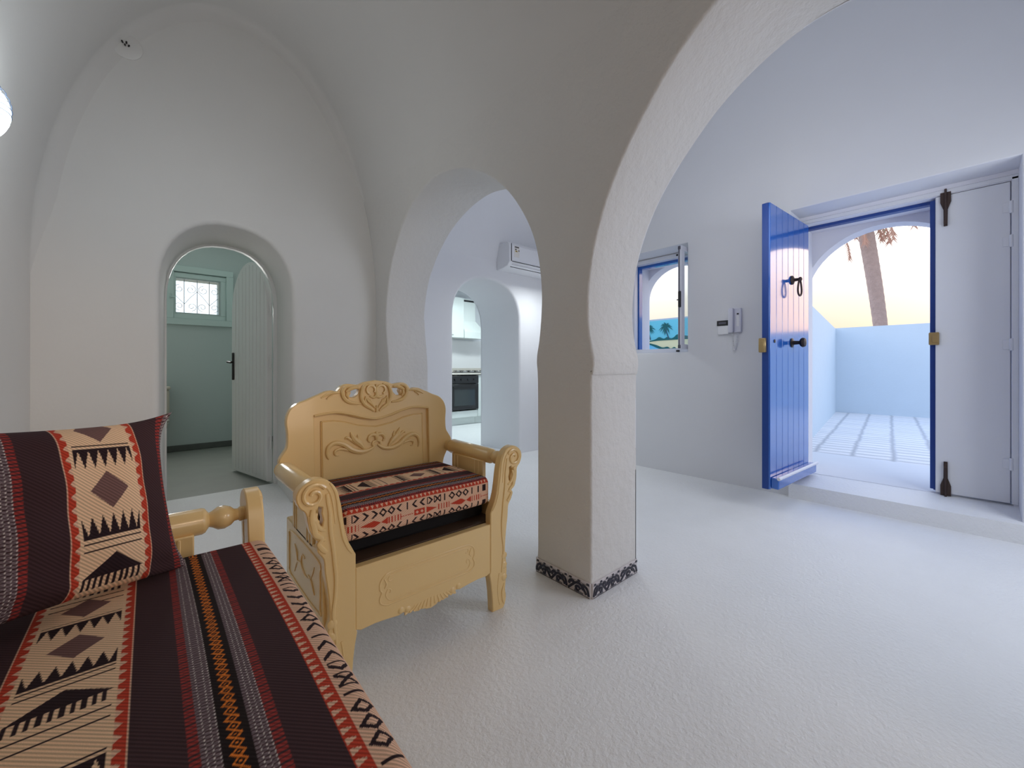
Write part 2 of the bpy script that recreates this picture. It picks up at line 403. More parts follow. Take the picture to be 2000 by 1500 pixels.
# -- horseshoe arch outlines in (Y,z), from right foot to left foot
def archA():
    # photo-measured on the vaulted face
    L = [(1.425, 0), (1.425, .55), (1.425, .93), (1.432, 1.04), (1.415, 1.13), (1.404, 1.22), (1.398, 1.32), (1.403, 1.42), (1.422, 1.54), (1.462, 1.67), (1.53, 1.80), (1.62, 1.925), (1.74, 2.035), (1.88, 2.12), (2.04, 2.18), (2.22, 2.21),
         (2.40, 2.195), (2.58, 2.145), (2.74, 2.07), (2.88, 1.965), (2.99, 1.85), (3.07, 1.72), (3.12, 1.58), (3.145, 1.44), (3.14, 1.32), (3.12, 1.20), (3.10, 1.11), (3.09, 1.04), (3.085, .93), (3.08, .5), (3.08, 0)]
    return spline(L, 4)
def archB():
    L = [(-.50, 0), (-.50, .5), (-.50, .97), (-.53, 1.1), (-.54, 1.26), (-.53, 1.42), (-.49, 1.58), (-.42, 1.74), (-.33, 1.89), (-.20, 2.03), (-.03, 2.15), (.13, 2.22), (.29, 2.245), (.44, 2.225), (.58, 2.165), (.70, 2.085), (.80, 1.99), (.90, 1.875), (.98, 1.76), (1.04, 1.64), (1.085, 1.51), (1.108, 1.38), (1.115, 1.26),
         (1.110, 1.17), (1.095, 1.09), (1.082, 1.03), (1.088, .97), (1.095, .93), (1.095, .5), (1.095, 0)]
    return spline(L, 4)
def rr_edge(r, zmin=.0):
    return lambda u, v: r
A_, B_ = archA(), archB()
# near slab: sitting-room face of the middle wall, with the thickness of both arches
outer = [(YB, 0)] + [(u, v+wob((u, v))) if v > .02 else (u, v) for u, v in B_] + [(u, v+wob((u, v), s=3)) if v > .02 else (u, v) for u, v in A_] + [(YL+.02, 0), (YL+.02, 2.36), (YB, 2.36)]
def rA(u, v):
    if v < .001 or v > 2.35 or u > YL or u < YB+.001: return 0
    return .012
plate('wall_middle', [outer], lambda u, v: (nearx(v)+.004*max(0, min(1, (2.34-v)*4))*noise.noise(Vector((u*1.6, v*1.6, 0))), u, v), lambda u, v: (XW2, u, v), M['wall_rough'], step=.09, rfun=rA, depth=3, smooth=50)
# hall-side face of the same wall, up to the hall vault
def hallz(y):
    k = max(-1, min(1, (y-1.1)/2.4)); return 2.17+1.5*math.sqrt(max(0, 1-k*k))
top = [(3.5-4.7*i/24, hallz(3.5-4.7*i/24)) for i in range(25)]
outer2 = [(-1.2, 0)]+B_+A_+[(3.5, 0)]+top
plate('wall_middle', [outer2], lambda u, v: (XW2, u, v), lambda u, v: (XW2-.005, u, v), M['wall_hall'], step=.2)
# far wall with bathroom arch (X,z)
def archL(x0, x1, top_, spring):
    c = (x0+x1)/2; hw = (x1-x0)/2; L = [(x0, 0), (x0, spring*.5), (x0, spring)]
    for i in range(1, 20):
        a = PI*i/20; ex = .86; ca, sa = math.cos(a), math.sin(a)
        L.append((c-hw*math.copysign(abs(ca)**ex, ca), spring+(top_-spring)*abs(sa)**ex))
    return L+[(x1, spring), (x1, spring*.5), (x1, 0)]
al = archL(.050, .790, 1.957, 1.50)
vt = []
for i in range(0, 33):
    a = PI*i/32; vt.append((VC+VA*math.cos(a), VS+VH*math.sin(a)))
outerL = [(XLEFT, 0)]+[(x, z+wob((x, z), .006)) if z > .02 else (x, z) for x, z in al]+[(XW, 0)]+vt
def rL(u, v):
    if v < 1.99 and 0 < u < .85 and v > -.01: return .036
    return 0
plate('wall_far', [outerL], lambda u, v: (u, YL, v), lambda u, v: (u+(.042 if 0 < u < .85 and v < 2.0 else 0), YL2, v+(.02 if 0 < u < .85 and 1.6 < v < 2.0 else 0)), M['wall'], step=.1, rfun=rL, depth=2, ns=7, smooth=60)
plate('wall_far', [[(-.47, 0), (.03, 0), (.03, 1.5), (.1, 1.85), (.25, 2.02), (.44, 2.04), (.62, 2.02), (.77, 1.85), (.85, 1.5), (.85, 0), (1.5, 0), (1.5, 2.6), (-.47, 2.6)]], lambda u, v: (u, YL2+.001, v), lambda u, v: (u, YL2+.006, v), M['bath_wall'], step=.2)
# vault over the sitting room
mb = MB(); prof = []
a0 = math.asin((2.36-VS)/VH); n = 44
for i in range(n+1):
    a = a0+(PI-a0)*i/n; prof.append((VC+VA*math.cos(a), VS+VH*math.sin(a)))
prof = [(XW if 0 else nearx(2.36), 2.36)]+prof[1:]
ys = [YB+(YL-.08-YB)*i/14 for i in range(14)]+[YL-.08*math.cos(PI/2*i/10) for i in range(11)]
def cove(x, y, z):
    r = .07*min(1, max(0, (z-(2.36 if x > VC else 1.5))/.4))
    d = y-(YL-r)
    if r < 1e-4 or d <= 0: return (x, y, z)
    k = r-math.sqrt(max(0, r*r-d*d)); nx, nz = (VC-x)/VA**2, (VS-z)/VH**2; l = math.hypot(nx, nz); return (x+nx/l*k, y, z+nz/l*k)
V = [cove(x, y, z) for x, z in prof for y in ys]; F = []
for i in range(len(prof)-1):
    for j in range(24): F.append((i*25+j, i*25+j+1, (i+1)*25+j+1, (i+1)*25+j))
struct(mb.add(V, F).build('ceiling', M['ceil'], smooth=50))
# left wall and rear wall of the sitting room
mb = MB(); V = [(XLEFT, YB, 0), (XLEFT, YL+.01, 0), (XLEFT, YL+.01, VS), (XLEFT, YB, VS)]
o = mb.box((XLEFT-.05, (YB+YL)/2, VS/2), (.1, YL-YB+.02, VS), 0).build('wall_left', M['ceil'], smooth=0); struct(o)
plate('wall_back', [[(XLEFT, 0), (XW, 0)]+vt], lambda u, v: (u, YB, v), lambda u, v: (u, YB-.05, v), M['wall'], step=.3)
# hall: end walls and vault
ak = archL(2.31, 3.225, 1.96, 1.50)
plate('wall_kitchen', [[(XW2, 0)]+[(x, z+wob((x, z), .005)) if z > .02 else (x, z) for x, z in ak]+[(XR, 0), (XR, 2.19), (XW2, 2.19)]], lambda u, v: (u, 3.5, v), lambda u, v: (u, 4.23, v), M['wall_hall'], step=.12,
      rfun=lambda u, v: .03 if (2.25 < u < 3.28 and v < 1.98 and v > .001) else 0, depth=2, ns=5, smooth=60)
plate('wall_kitchen', [[(XW2, 0)]+ak+[(XR+1.6, 0), (XR+1.6, 2.6), (XW2, 2.6)]], lambda u, v: (u, 4.235, v), lambda u, v: (u, 4.24, v), M['wall_hall'], step=.3)
mb = MB(); V = []; F = []
for i in range(41):
    y = 3.5-4.7*i/40
    for x in (XW2-.01, 2.3, 2.8, 3.3, XR+.01): V.append((x, y, hallz(y)))
for i in range(40):
    for j in range(4): F.append((i*5+j, i*5+j+1, (i+1)*5+j+1, (i+1)*5+j))
struct(mb.add(V, F).build('ceiling', M['wall_hall'], smooth=60))
plate('wall_back', [[(XW2, 0), (XR, 0), (XR, 3.2), (XW2, 3.2)]], lambda u, v: (u, -1.2, v), lambda u, v: (u, -1.25, v), M['wall_hall'], step=.5)
# floor: sitting room and hall
mb = MB().box((1.6, 1.35, -.05), (4.3, 6.2, .1), 0).box((2.78, 5.3, -.05), (5.2, 2.6, .1), 0)
struct(MB().box((1.63, 1.0, -.05), (4.32, 6.02, .1), 0).build('floor', M['floor'], smooth=0))
struct(MB().box((3.6, 5.25, -.05), (4.2, 2.48, .1), 0).build('floor', M['floor'], smooth=0))
struct(MB().box((.6, 5.3, -.052), (1.8, 2.58, .1), 0).build('floor', M['bath_floor'], smooth=0))
# outer wall in three layers: hall face with recesses, frame layer, outer arch layer
X1, X2, X3 = 3.99, 4.30, 4.45
DY0, DY1 = -.185, .945; WY0, WY1 = 1.755, 2.62; WZ0, WZ1 = 1.142, 2.155
topR = [(3.52-4.72*i/24, hallz(min(3.5, 3.52-4.72*i/24))+.02) for i in range(25)]
door_c = [(DY0, 0), (DY0, 2.218), (DY1, 2.218), (DY1, 0)]
plate('wall_right', [[(-1.2, 0)]+door_c+[(3.52, 0)]+topR, [(WY0, WZ0), (WY1, WZ0), (WY1, WZ1), (WY0, WZ1)]],
      lambda u, v: (XR+.006*noise.noise(Vector((u*1.3, v*1.3, 4))), u, v), lambda u, v: (X1, u, v), M['wall_hall'], step=.12, rfun=lambda u, v: .008 if (v < 2.3 and v > .001 and -1 < u < 3) else 0, depth=1, ns=3, smooth=50)
FY0, FY1, FZ0, FZ1 = -.165, .925, .15, 2.155
VY0, VY1, VZ0, VZ1 = 1.80, 2.475, 1.17, 2.115
plate('wall_right', [[(-1.2, 0), (3.52, 0), (3.52, 2.6), (-1.2, 2.6)], [(FY0, FZ0-.02), (FY1, FZ0-.02), (FY1, FZ1), (FY0, FZ1)], [(VY0, VZ0), (VY1, VZ0), (VY1, VZ1), (VY0, VZ1)]],
      lambda u, v: (X1, u, v), lambda u, v: (X2, u, v), M['arch_lilac'], step=.3)
def circ_arch(yc, zc, r, zfoot, hw):
    a0 = math.asin((zc-zfoot)/r) if zc > zfoot else 0
    return [(yc+r*math.cos(-a0+(PI+2*a0)*i/32), zc+r*math.sin(-a0+(PI+2*a0)*i/32)) for i in range(33)]
ad = circ_arch(.465, 1.588, .535, 1.475, .5)
ad = [(ad[0][0]+.005, FZ0-.06), (ad[0][0]+.005, 1.475)]+ad+[(ad[-1][0]-.005, 1.475), (ad[-1][0]-.005, FZ0-.06)]
aw = [(1.78, 1.10), (1.78, 1.78)]+[(2.166-.386*math.cos(PI*i/24), 1.78+.35*math.sin(PI*i/24)) for i in range(1, 24)]+[(2.552, 1.78), (2.552, 1.10)]
plate('wall_right', [[(-1.4, 0), (3.9, 0), (3.9, 3.9), (-1.4, 3.9)], ad, aw], lambda u, v: (X2, u, v), lambda u, v: (X3, u, v), M['arch_lilac'], step=.3, backface=True, smooth=50)
# door step
mb = MB(); y0, y1 = DY0-.35, DY1
V = [(3.685, y0, 0), (3.685, y1, 0), (3.685, y1, .11), (3.685, y0, .11), (X1+.02, y0, 0), (X1+.02, y1, 0), (X1+.02, y1, .143), (X1+.02, y0, .143)]
o = mb.add(V, [(0, 1, 2, 3), (3, 2, 6, 7), (4, 5, 6, 7), (1, 5, 6, 2), (0, 4, 7, 3)]).build('trim_1', M['floor'], smooth=0); struct(o)
struct(MB().box(((X1+5.07)/2, .38, .074), (5.03-X1, 1.5, .145), .004).build('trim_2', M['wall_hall'], smooth=0))
# glazed skirting round the foot of the pier: painted tiles
def skirt():
    k = 0
    def motif(mb, o, ux, L):
        U = Vector(ux); N = Vector((U.y, -U.x, 0)); base = Vector(o)
        def p(a, z, d=.0012): return base+U*a+N*d+Vector((0, 0, z))
        def stroke(pts, r, mi): mb.tube([p(a, z) for a, z in spline(pts, 5)], r, 6, flat=.35, up=N, mi=mi)
        n = max(1, round(L/.10)); w_ = L/n
        for i in range(n):
            a = i*w_; m_ = (lambda x: a+(w_-x) if i % 2 else a+x); q = w_/.1
            stroke([(m_(.004*q), .010), (m_(.012*q), .038), (m_(.030*q), .046), (m_(.034*q), .032), (m_(.022*q), .027)], .0066, 1)
            stroke([(m_(.015*q), .012), (m_(.035*q), .040), (m_(.06*q), .046), (m_(.085*q), .022), (m_(.098*q), .008)], .0062, 1)
            stroke([(m_(.042*q), .022), (m_(.05*q), .032), (m_(.062*q), .028), (m_(.06*q), .016), (m_(.048*q), .014)], .0066, 1)
            stroke([(m_(.07*q), .044), (m_(.088*q), .044), (m_(.095*q), .028)], .0075, 1)
            stroke([(m_(.03*q), .008), (m_(.07*q), .010)], .0045, 2)
            stroke([(m_(.07*q), .03), (m_(.078*q), .036)], .004, 2)
        m2 = int(L/.022)
        for i in range(m2):
            if i % 2 == 0: stroke([(i*L/m2+.003, .0595), ((i+.7)*L/m2, .0595)], .004, 1)
        stroke([(0.001, .0545), (L-.001, .0545)], .0012, 2); stroke([(0.001, .0035), (L-.001, .0035)], .0012, 1)
    segs = [((XW, 1.095, 0), (0, 1, 0), [.126, .204]), ((XW2, 1.095, 0), (-1, 0, 0), [.15, .202]), ((XW2, 1.425, 0), (0, -1, 0), [.2, .13]), ((XW, 1.425, 0), (1, 0, 0), [.2, .152])]
    for s_, u_, Ls in segs:
        U = Vector(u_); N = Vector((U.y, -U.x, 0)) 
        if s_[0] == XW and u_[1]: N = Vector((-1, 0, 0))
        elif s_[0] == XW2 and u_[0]: N = Vector((0, -1, 0))
        elif s_[0] == XW2: N = Vector((1, 0, 0))
        else: N = Vector((0, 1, 0))
        o = Vector(s_)
        for L in Ls:
            k += 1; mb = MB()
            c = o+U*(L/2)+N*.004+Vector((0, 0, .033)); d = Vector((abs(U.x)*(L-.003)+abs(N.x)*.008, abs(U.y)*(L-.003)+abs(N.y)*.008, .066))
            mb.box(c, d, .0008)
            # painted motif lies on the outer face
            oo = o+N*.008+U*.002
            UU = U; 
            class T: pass
            base = oo
            def run():
                sub = MB(); motif(sub, (0, 0, 0), (1, 0, 0), L-.004)
                vs = []
                for x, y, z in sub.v: vs.append(base+UU*x+N*(-y)+Vector((0, 0, z)))
                mb.v_off = len(mb.v); off_ = len(mb.v); mb.v += [tuple(v) for v in vs]
                mb.f += [tuple(off_+i for i in f) for f in sub.f]; mb.m += sub.m
            run()
            ob = mb.build('trim_%d' % (2+k), [M['tile_white'], M['tile_navy'], M['tile_grey']], smooth=40)
            struct(ob, 'navy and white glazed skirting tile at the foot of the pier')
            o = o+U*L
skirt()

# ================================================================== BATHROOM
struct(MB().box((.75, 6.35, 1.3), (2.4, .1, 2.6), 0).build('wall_bathroom', M['bath_wall'], smooth=0)).hide_render = False
bpy.data.objects.remove(bpy.data.objects['wall_bathroom'])
BW = [(.238, 1.66), (.662, 1.66), (.662, 2.065), (.238, 2.065)]
plate('wall_bathroom', [[(-.5, 0), (1.5, 0), (1.5, 2.6), (-.5, 2.6)], BW], lambda u, v: (u, 6.3, v), lambda u, v: (u, 6.5, v), M['bath_wall'], step=.3)
struct(MB().box((-.52, 5.15, 1.3), (.05, 2.4, 2.6), 0).build('wall_bathroom', M['bath_wall'], smooth=0))
struct(MB().box((1.5, 5.15, 1.3), (.05, 2.4, 2.6), 0).build('wall_bathroom', M['bath_wall'], smooth=0))
struct(MB().box((.5, 5.15, 2.62), (2.1, 2.45, .05), 0).build('ceiling', M['bath_wall'], smooth=0))
struct(MB().box((.5, 6.29, .035), (1.96, .02, .07), .003).build('baseboard_far', M['bath_skirt'], smooth=0))
struct(MB().box((1.46, 5.2, .035), (.02, 2.2, .07), .003).build('baseboard_right', M['bath_skirt'], smooth=0))
# window with frame, sash, pane and scrolled grille
wt = thing('window_1', 'small bathroom window with a pale green frame and scrolled iron grille', 'window', (.45, 6.3, 1.86)); wt['kind'] = 'structure'
def frame_mb(x0, x1, z0, z1, wd, y0, y1, bev=.004):
    mb = MB(); xm, zm, ym = (x0+x1)/2, (z0+z1)/2, (y0+y1)/2; t = y1-y0
    for z_ in (z0+wd/2, z1-wd/2): mb.box((xm, ym, z_), (x1-x0, t, wd), bev)
    for x_ in (x0+wd/2, x1-wd/2): mb.box((x_, ym, zm), (wd, t, z1-z0-2*wd+.002), bev)
    return mb
frame_mb(-.30, .36, -.35, .355, .075, -.045, .03).build('window_frame', M['bath_trim'], wt)
frame_mb(-.26, .285, -.275, .27, .055, -.025, .02).build('window_sash', M['bath_trim'], wt)
MB().box((.0, .0, 0), (.43, .006, .41), 0).build('window_pane', M['glass'], wt)
mb = MB()
for x in (-.125, 0, .12): mb.tube([(x, .05, -.205), (x, .05, .205)], .0035, 8)
def spiral(cx, cz, r, a0, turns, sgn):
    return [(cx+r*(1-.78*t/1.0)*math.cos(a0+sgn*turns*2*PI*t), .05, cz+r*(1-.78*t)*math.sin(a0+sgn*turns*2*PI*t)) for t in [i/22 for i in range(23)]]
for c0, s_ in ((-.0, -1), (0, 1)):
    x0 = 0; x1 = s_*.123
    mb.tube(spiral(x0+s_*.062, .09, .056, PI/2+0*s_ if s_ > 0 else PI/2, 1.3, s_*1), .0025, 6)
    mb.tube(spiral(x0+s_*.052, -.12, .05, -PI/2, 1.3, -s_), .0025, 6)
    mb.tube([(x0, .05, .07), (x0+s_*.06, .05, 0.0), (x1, .05, -.09)], .0025, 6)
    mb.tube(spiral(x1+s_*.05, .09, .05, PI/2, 1.3, -s_), .0025, 6); mb.tube(spiral(x1+s_*.05, -.12, .05, -PI/2, 1.3, s_), .0025, 6)
    mb.tube([(x1+s_*.1, .05, .02), (x1, .05, -.09)], .0025, 6)
mb.build('grille', M['alu_dark'], wt)
MB().box((-.255, -.04, -.02), (.02, .03, .06), .004).box((-.24, -.06, -.03), (.05, .012, .014), .004).build('window_handle', M['bath_trim'], wt)
# arched plank door, open into the bathroom
HX, HY = .805, 4.03
dt = thing('bathroom_door', 'white arched plank door standing open into the bathroom', 'door', (HX, HY, 0), math.radians(102.6))
hw = .735
L = [(0.005, .02), (hw, .02)]
for i in range(0, 21):
    a = PI*i/20; L.append((hw/2+.0025+(hw/2-.0025)*math.cos(a), 1.5+.455*math.sin(a)**.9 if 0 < i < 20 else 1.5))
MB().board(L, t=.045, fn=lambda a, z, d: (a, d, z), bev=.004).build('door_panel', M['white'], dt)
mb = MB()
for i in range(1, 10):
    x = hw*i/10; zt = 1.5+.455*math.sqrt(max(0, 1-((x-hw/2)/(hw/2))**2))-.03
    for dd in (-.002, .047): mb.tube([(x-.016, dd, .05), (x-.016, dd, zt)], .0045, 6, flat=.6, up=(0, 1, 0))
mb.build('plank_moulding', M['white'], dt)
mb = MB().box((hw-.045, .052, 1.01), (.034, .008, .26), .003); mb.tube([(hw-.045, .05, 1.05), (hw-.045, .10, 1.05), (hw-.06, .105, 1.05), (hw-.13, .10, 1.045)], .009, 8)
mb.box((hw-.045, -.006, 1.01), (.034, .008, .26), .003); mb.tube([(hw-.045, 0, 1.05), (hw-.045, -.05, 1.05), (hw-.06, -.055, 1.05), (hw-.13, -.05, 1.045)], .009, 8)
mb.build('door_handle', M['iron'], dt)
for z in (.3, 1.0, 1.45): MB().lathe([(0, .008), (.11, .008)], (-.008, .02, z)).build('hinge', M['white'], dt)
# arched lining of the opening
mb = MB(); out = archL(.075, .850, 2.0, 1.50); inn = archL(.102, .806, 1.962, 1.50)
lo = out+inn[::-1]
mb.board(lo, t=.05, fn=lambda a, z, d: (a, YL2-.03+d, z), bev=.002)
struct(mb.build('door_2', M['white']), 'white arched door lining of the bathroom opening')
tt = thing('toilet', 'cream toilet cistern peeking past the left jamb of the arched bathroom doorway', 'toilet', (-.02, 5.92, 0))
MB().box((0, .2, .58), (.40, .19, .34), .03, seg=3).build('cistern', M['toilet'], tt)
MB().box((0, .2, .765), (.42, .21, .035), .014, seg=2).build('cistern_lid', M['toilet'], tt)
MB().lathe([(0, .13), (.05, .12), (.2, .12), (.32, .17), (.39, .19), (.40, .18)], (0, -.02, 0)).box((0, .12, .2), (.2, .25, .38), .03).build('bowl', M['toilet'], tt)
MB().lathe([(0, .19), (.02, .195), (.03, .18)], (0, -.02, .40)).build('toilet_seat', M['toilet'], tt)

# ================================================================== KITCHEN
KY = 6.45
struct(MB().box((4.1, KY+.05, 1.3), (4.4, .1, 2.6), 0).build('wall_kitchen', M['wall_hall'], smooth=0))
struct(MB().box((5.55, 5.35, 1.3), (.1, 2.3, 2.6), 0).build('wall_kitchen', M['wall_hall'], smooth=0))
struct(MB().box((1.9, 5.35, 1.3), (.1, 2.3, 2.6), 0).build('wall_kitchen', M['wall_hall'], smooth=0))
struct(MB().box((3.7, 5.35, 2.62), (3.8, 2.35, .05), 0).build('ceiling', M['wall_hall'], smooth=0))
def base_unit(x0, x1, label, doors=1, oven=False):
    t = thing('base_cabinet', label, 'cabinet', (x0, 5.85, 0), group='kitchen base cabinets'); W_ = x1-x0
    bb = MB()
    for x_ in (.010, W_-.010): bb.box((x_, .305, .49), (.018, .56, .74), .001)
    bb.box((W_/2, .305, .128), (W_-.038, .56, .016), .001).box((W_/2, .578, .49), (W_-.038, .014, .70), .001)
    bb.build('body', M['cabinet'], t)
    MB().box((W_/2, .33, .06), (W_-.002, .48, .118), .002).build('plinth', M['cabinet'], t)
    if not oven:
        MB().box((W_/2, .009, .50), (W_-.006, .018, .735), .003).build('door', M['cabinet'], t)
    else:
        MB().box((W_/2, .009, .19), (W_-.006, .018, .115), .003).build('drawer', M['cabinet'], t)
    return t
base_unit(3.78, 4.38, 'white base cabinet housing the black oven', oven=True)
base_unit(4.38, 4.98, 'white base cabinet right of the black oven')
ot = thing('oven', 'black built-in oven with glass door below the kitchen hob', 'oven', (4.08, 5.845, .25))
MB().box((0, .26, .30), (.55, .48, .57), .005).build('body', M['black'], ot)
od = MB().box((0, -.012, .24), (.595, .022, .44), .004).build('oven_door', M['black'], ot)
MB().box((0, -.0245, .23), (.43, .004, .28), .002).build('door_glass', M['ovenglass'], od)
MB().tube([(-.24, -.05, .415), (.24, -.05, .415)], .008, 8).box((-.22, -.035, .415), (.012, .04, .012), .002).box((.22, -.035, .415), (.012, .04, .012), .002).build('handle', M['black'], od)
MB().box((0, -.012, .54), (.595, .022, .13), .003).build('control_panel', M['black'], ot)
for x in (-.2, -.07, .07, .2): MB().lathe([(0, .018), (.02, .016)], (x, -.022, .54), (0, -1, 0)).build('knob', M['black'], ot)
tag(MB().box((4.08, 6.13, .889), (1.85, .62, .03), .004).build('worktop', M['worktop']), 'pale stone worktop along the kitchen base cabinets', 'worktop')
struct(MB().box((4.08, KY-.006, 1.21), (1.85, .012, .60), 0).build('trim_20', M['tile_splash'], smooth=0))
tag(MB().box((4.08, KY-.022, .945), (1.85, .016, .08), .002).build('upstand', M['worktop']), 'narrow stone upstand behind the kitchen worktop', 'upstand')
ht = thing('hob', 'black gas hob with pan supports on the kitchen worktop', 'hob', (4.36, 6.1, .904))
MB().box((0, 0, .006), (.58, .5, .012), .004).build('hob_plate', M['black'], ht)
for x, y in ((-.15, -.1), (.15, -.1), (-.15, .12), (.15, .12)):
    mb = MB().lathe([(0, .045), (.015, .045), (.018, .03)], (x, y, .012)).build('burner', M['metal'], ht)
    mb = MB()
    for a in range(4): mb.box((x+.06*math.cos(a*PI/2), y+.06*math.sin(a*PI/2), .035), (.07 if a % 2 == 0 else .008, .008 if a % 2 == 0 else .07, .008), .001).box((x+.09*math.cos(a*PI/2), y+.09*math.sin(a*PI/2), .022), (.008, .008, .026), .001)
    mb.build('pan_support', M['iron'], ht)
wc = thing('wall_cabinet', 'white wall cabinet above the kitchen worktop beside the hood', 'cabinet', (3.96, 6.1, 1.53))
MB().box((0, .18, .36), (.598, .33, .72), .002).build('body', M['cabinet'], wc)
MB().box((0, .008, .36), (.594, .018, .716), .003).build('door', M['cabinet'], wc)
MB().box((.02, -.012, .05), (.10, .012, .012), .003).build('door_handle', M['metal'], wc)
hd = thing('cooker_hood', 'white chimney cooker hood tapering out above the gas hob', 'cooker hood', (4.45, 6.44, 1.53))
mb = MB(); a = .265; b = .165
V = [(-.19, -.36, 0), (a, -.36, 0), (a, 0, 0), (-.19, 0, 0), (-.19, -.36, .12), (a, -.36, .12), (a, 0, .12), (-.19, 0, .12), (-.18, -.26, .32), (.13, -.26, .32), (.13, 0, .32), (-.18, 0, .32)]
mb.add(V, [(0, 1, 2, 3), (0, 1, 5, 4), (1, 2, 6, 5), (3, 0, 4, 7), (2, 3, 7, 6), (4, 5, 9, 8), (5, 6, 10, 9), (7, 4, 8, 11), (6, 7, 11, 10), (8, 9, 10, 11)])
mb.build('hood_canopy', M['cabinet'], hd, smooth=20)
MB().box((-.025, -.125, .52), (.31, .25, .42), .002).build('chimney', M['cabinet'], hd)
MB().box((-.04, -.255, .69), (.26, .01, .03), .001).build('vent_slot', M['black'], hd)
# air conditioner on the wall over the kitchen arch
ac = thing('air_conditioner', 'white split air conditioner on the wall above the kitchen arch', 'air conditioner', (2.88, 3.5, 2.075))
pr = [(0, .0), (.10, 0), (.18, .02), (.215, .06), (.215, .24), (.19, .27), (0, .275)]
mb = MB(); pl = [(-y, z) for y, z in pr]
mb.board(pl, t=.80, fn=lambda a, z, d: (d, a, z), bev=.006); mb.build('casing', M['plastic'], ac, smooth=30)
MB().box((.42, -.2185, .15), (.78, .006, .165), .003).build('front_panel', M['plastic'], ac)
MB().box((.42, -.221, .063), (.77, .006, .004), 0).box((.42, -.17, .0165), (.74, .006, .006), 0).box((.0265, -.2195, .16), (.004, .006, .19), 0).build('panel_gap', M['black'], ac)
MB().box((.42, -.195, .038), (.74, .03, .006), .002, rot=Matrix.Rotation(math.radians(35), 3, 'X')).build('louvre', M['plastic'], ac)
MB().box((.10, -.2225, .175), (.075, .002, .12), 0).build('energy_label', M['sticker'], ac)
MB().box((.10, -.2238, .222), (.06, .001, .012), 0).box((.085, -.2238, .198), (.018, .001, .014), 0).box((.13, -.2238, .188), (.012, .001, .014), 0).build('label_print', M['black'], ac)
MB().box((.093, -.2238, .178), (.03, .001, .014), 0).build('label_band', M['sticker_y'], ac)

# ================================================================== FRONT DOOR
fd = thing('door_3', 'blue and white double front door frame', 'door', (X1, 0, 0)); fd['kind'] = 'structure'
mb = MB()
mb.box((.03, (FY0+FY1)/2, FZ1+.018), (.08, FY1-FY0+.05, .03), .003).box((.03, FY0-.006, 1.165), (.08, .03, 2.02), .003).box((.03, FY1+.012, 1.165), (.08, .03, 2.02), .003)
mb.build('door_frame', M['white_door'], fd)
mb = MB().box((.11, .38, FZ1-.006), (.06, 1.08, .03), .002).box((.11, FY0+.012, 1.15), (.06, .022, 2.0), .002)
mb.build('outer_frame', M['darkblue'], fd)
# closed narrow leaf
cl = thing('door_leaf', 'closed narrow white leaf of the front door', 'door leaf', (X1+.0, .173, FZ0+.004))
MB().box((.0225, -.164, 1.0), (.045, .324, 1.995), .003).build('leaf_panel', M['white_door'], cl)
MB().box((.055, -.155, 1.0), (.02, .33, 1.99), .002).box((.05, .012, 1.0), (.045, .026, 1.97), .002).build('blue_outer_face', M['darkblue'], cl)
def bolt(zc, up):
    mb = MB(); s_ = 1 if up else -1
    L = [(-.009, -s_*.13), (.009, -s_*.13), (.010, -s_*.02), (.025, s_*.03), (.025, s_*.095), (-.025, s_*.095), (-.025, s_*.03), (-.010, -s_*.02)]
    mb.board(L, t=.012, fn=lambda a, z, d: (-d, -.05+a, zc+z), bev=.002)
    mb.tube([(-.018, -.05, zc-s_*.11), (-.018, -.05, zc+s_*.115)], .006, 8)
    mb.box((-.018, -.05, zc-s_*.105), (.014, .018, .03), .003)
    return mb.build('shoot_bolt', M['rust'], cl)
bolt(1.92, True); bolt(.085, False)
MB().box((-.011, .004, 1.04), (.026, .05, .085), .004).box((-.026, -.002, 1.04), (.008, .03, .05), .002).build('lock_keep', M['brass'], cl)
for z in (.21, .95, 1.59, 1.80): MB().lathe([(0, .009), (.075, .009)], (-.006, -.329, z)).box((-.002, -.31, z+.037), (.006, .03, .06), .001).build('hinge', M['white_door'], cl)
# open wide leaf
ol = thing('door_leaf', 'open blue plank leaf of the front door with ring knocker', 'door leaf', (X1-.005, .893, FZ0+.004), math.radians(180-3.6))
LW, LT = .775, .042; Hh = 1.99
# local x runs from hinge to free edge; local +y is the planked outer face after rotation -> faces the camera
mb = MB().box((LW/2, -LT/2, Hh/2), (LW, LT, Hh), .002); mb.build('leaf_core', M['darkblue'], ol)
mb = MB(); npl = 7
for i in range(npl):
    w_ = LW/npl; mb.box((w_*(i+.5), .004, Hh/2), (w_-.0035, .012, Hh-.004), .0022)
mb.build('planks', M['blue'], ol)
kx = .34
mb = MB().lathe([(0, .033), (.006, .034), (.012, .028), (.016, .012), (.045, .011), (.052, .016), (.06, .016), (.066, .008)], (kx+.03, .01, 1.50), (0, 1, 0))
mb.build('knocker_rose', M['rust'], ol)
mb = MB(); pts = []
for i in range(25):
    a = PI/2+2*PI*i/24; pts.append((kx+.03+.036*math.cos(a)*(.55+.45*(1-math.sin(a))/2*2 if 1 else 1), .062, 1.44+.062*math.sin(a)))
mb.tube(pts, .0065, 8); mb.build('knocker_ring', M['rust'], ol)
MB().lathe([(0, .034), (.006, .034), (.012, .015), (.05, .013), (.06, .03), (.072, .036), (.086, .03), (.09, .01)], (kx+.03, .01, 1.03), (0, 1, 0)).build('door_knob', M['iron'], ol)
MB().lathe([(0, .012), (.004, .012)], (LW-.075, .01, 1.03), (0, 1, 0)).build('keyhole', M['iron'], ol)
MB().box((LW+.006, -LT/2-.014, 1.0), (.03, .045, .10), .005).box((LW+.022, -LT/2-.012, 1.0), (.006, .022, .06), .002).build('door_lock', M['brass'], ol)
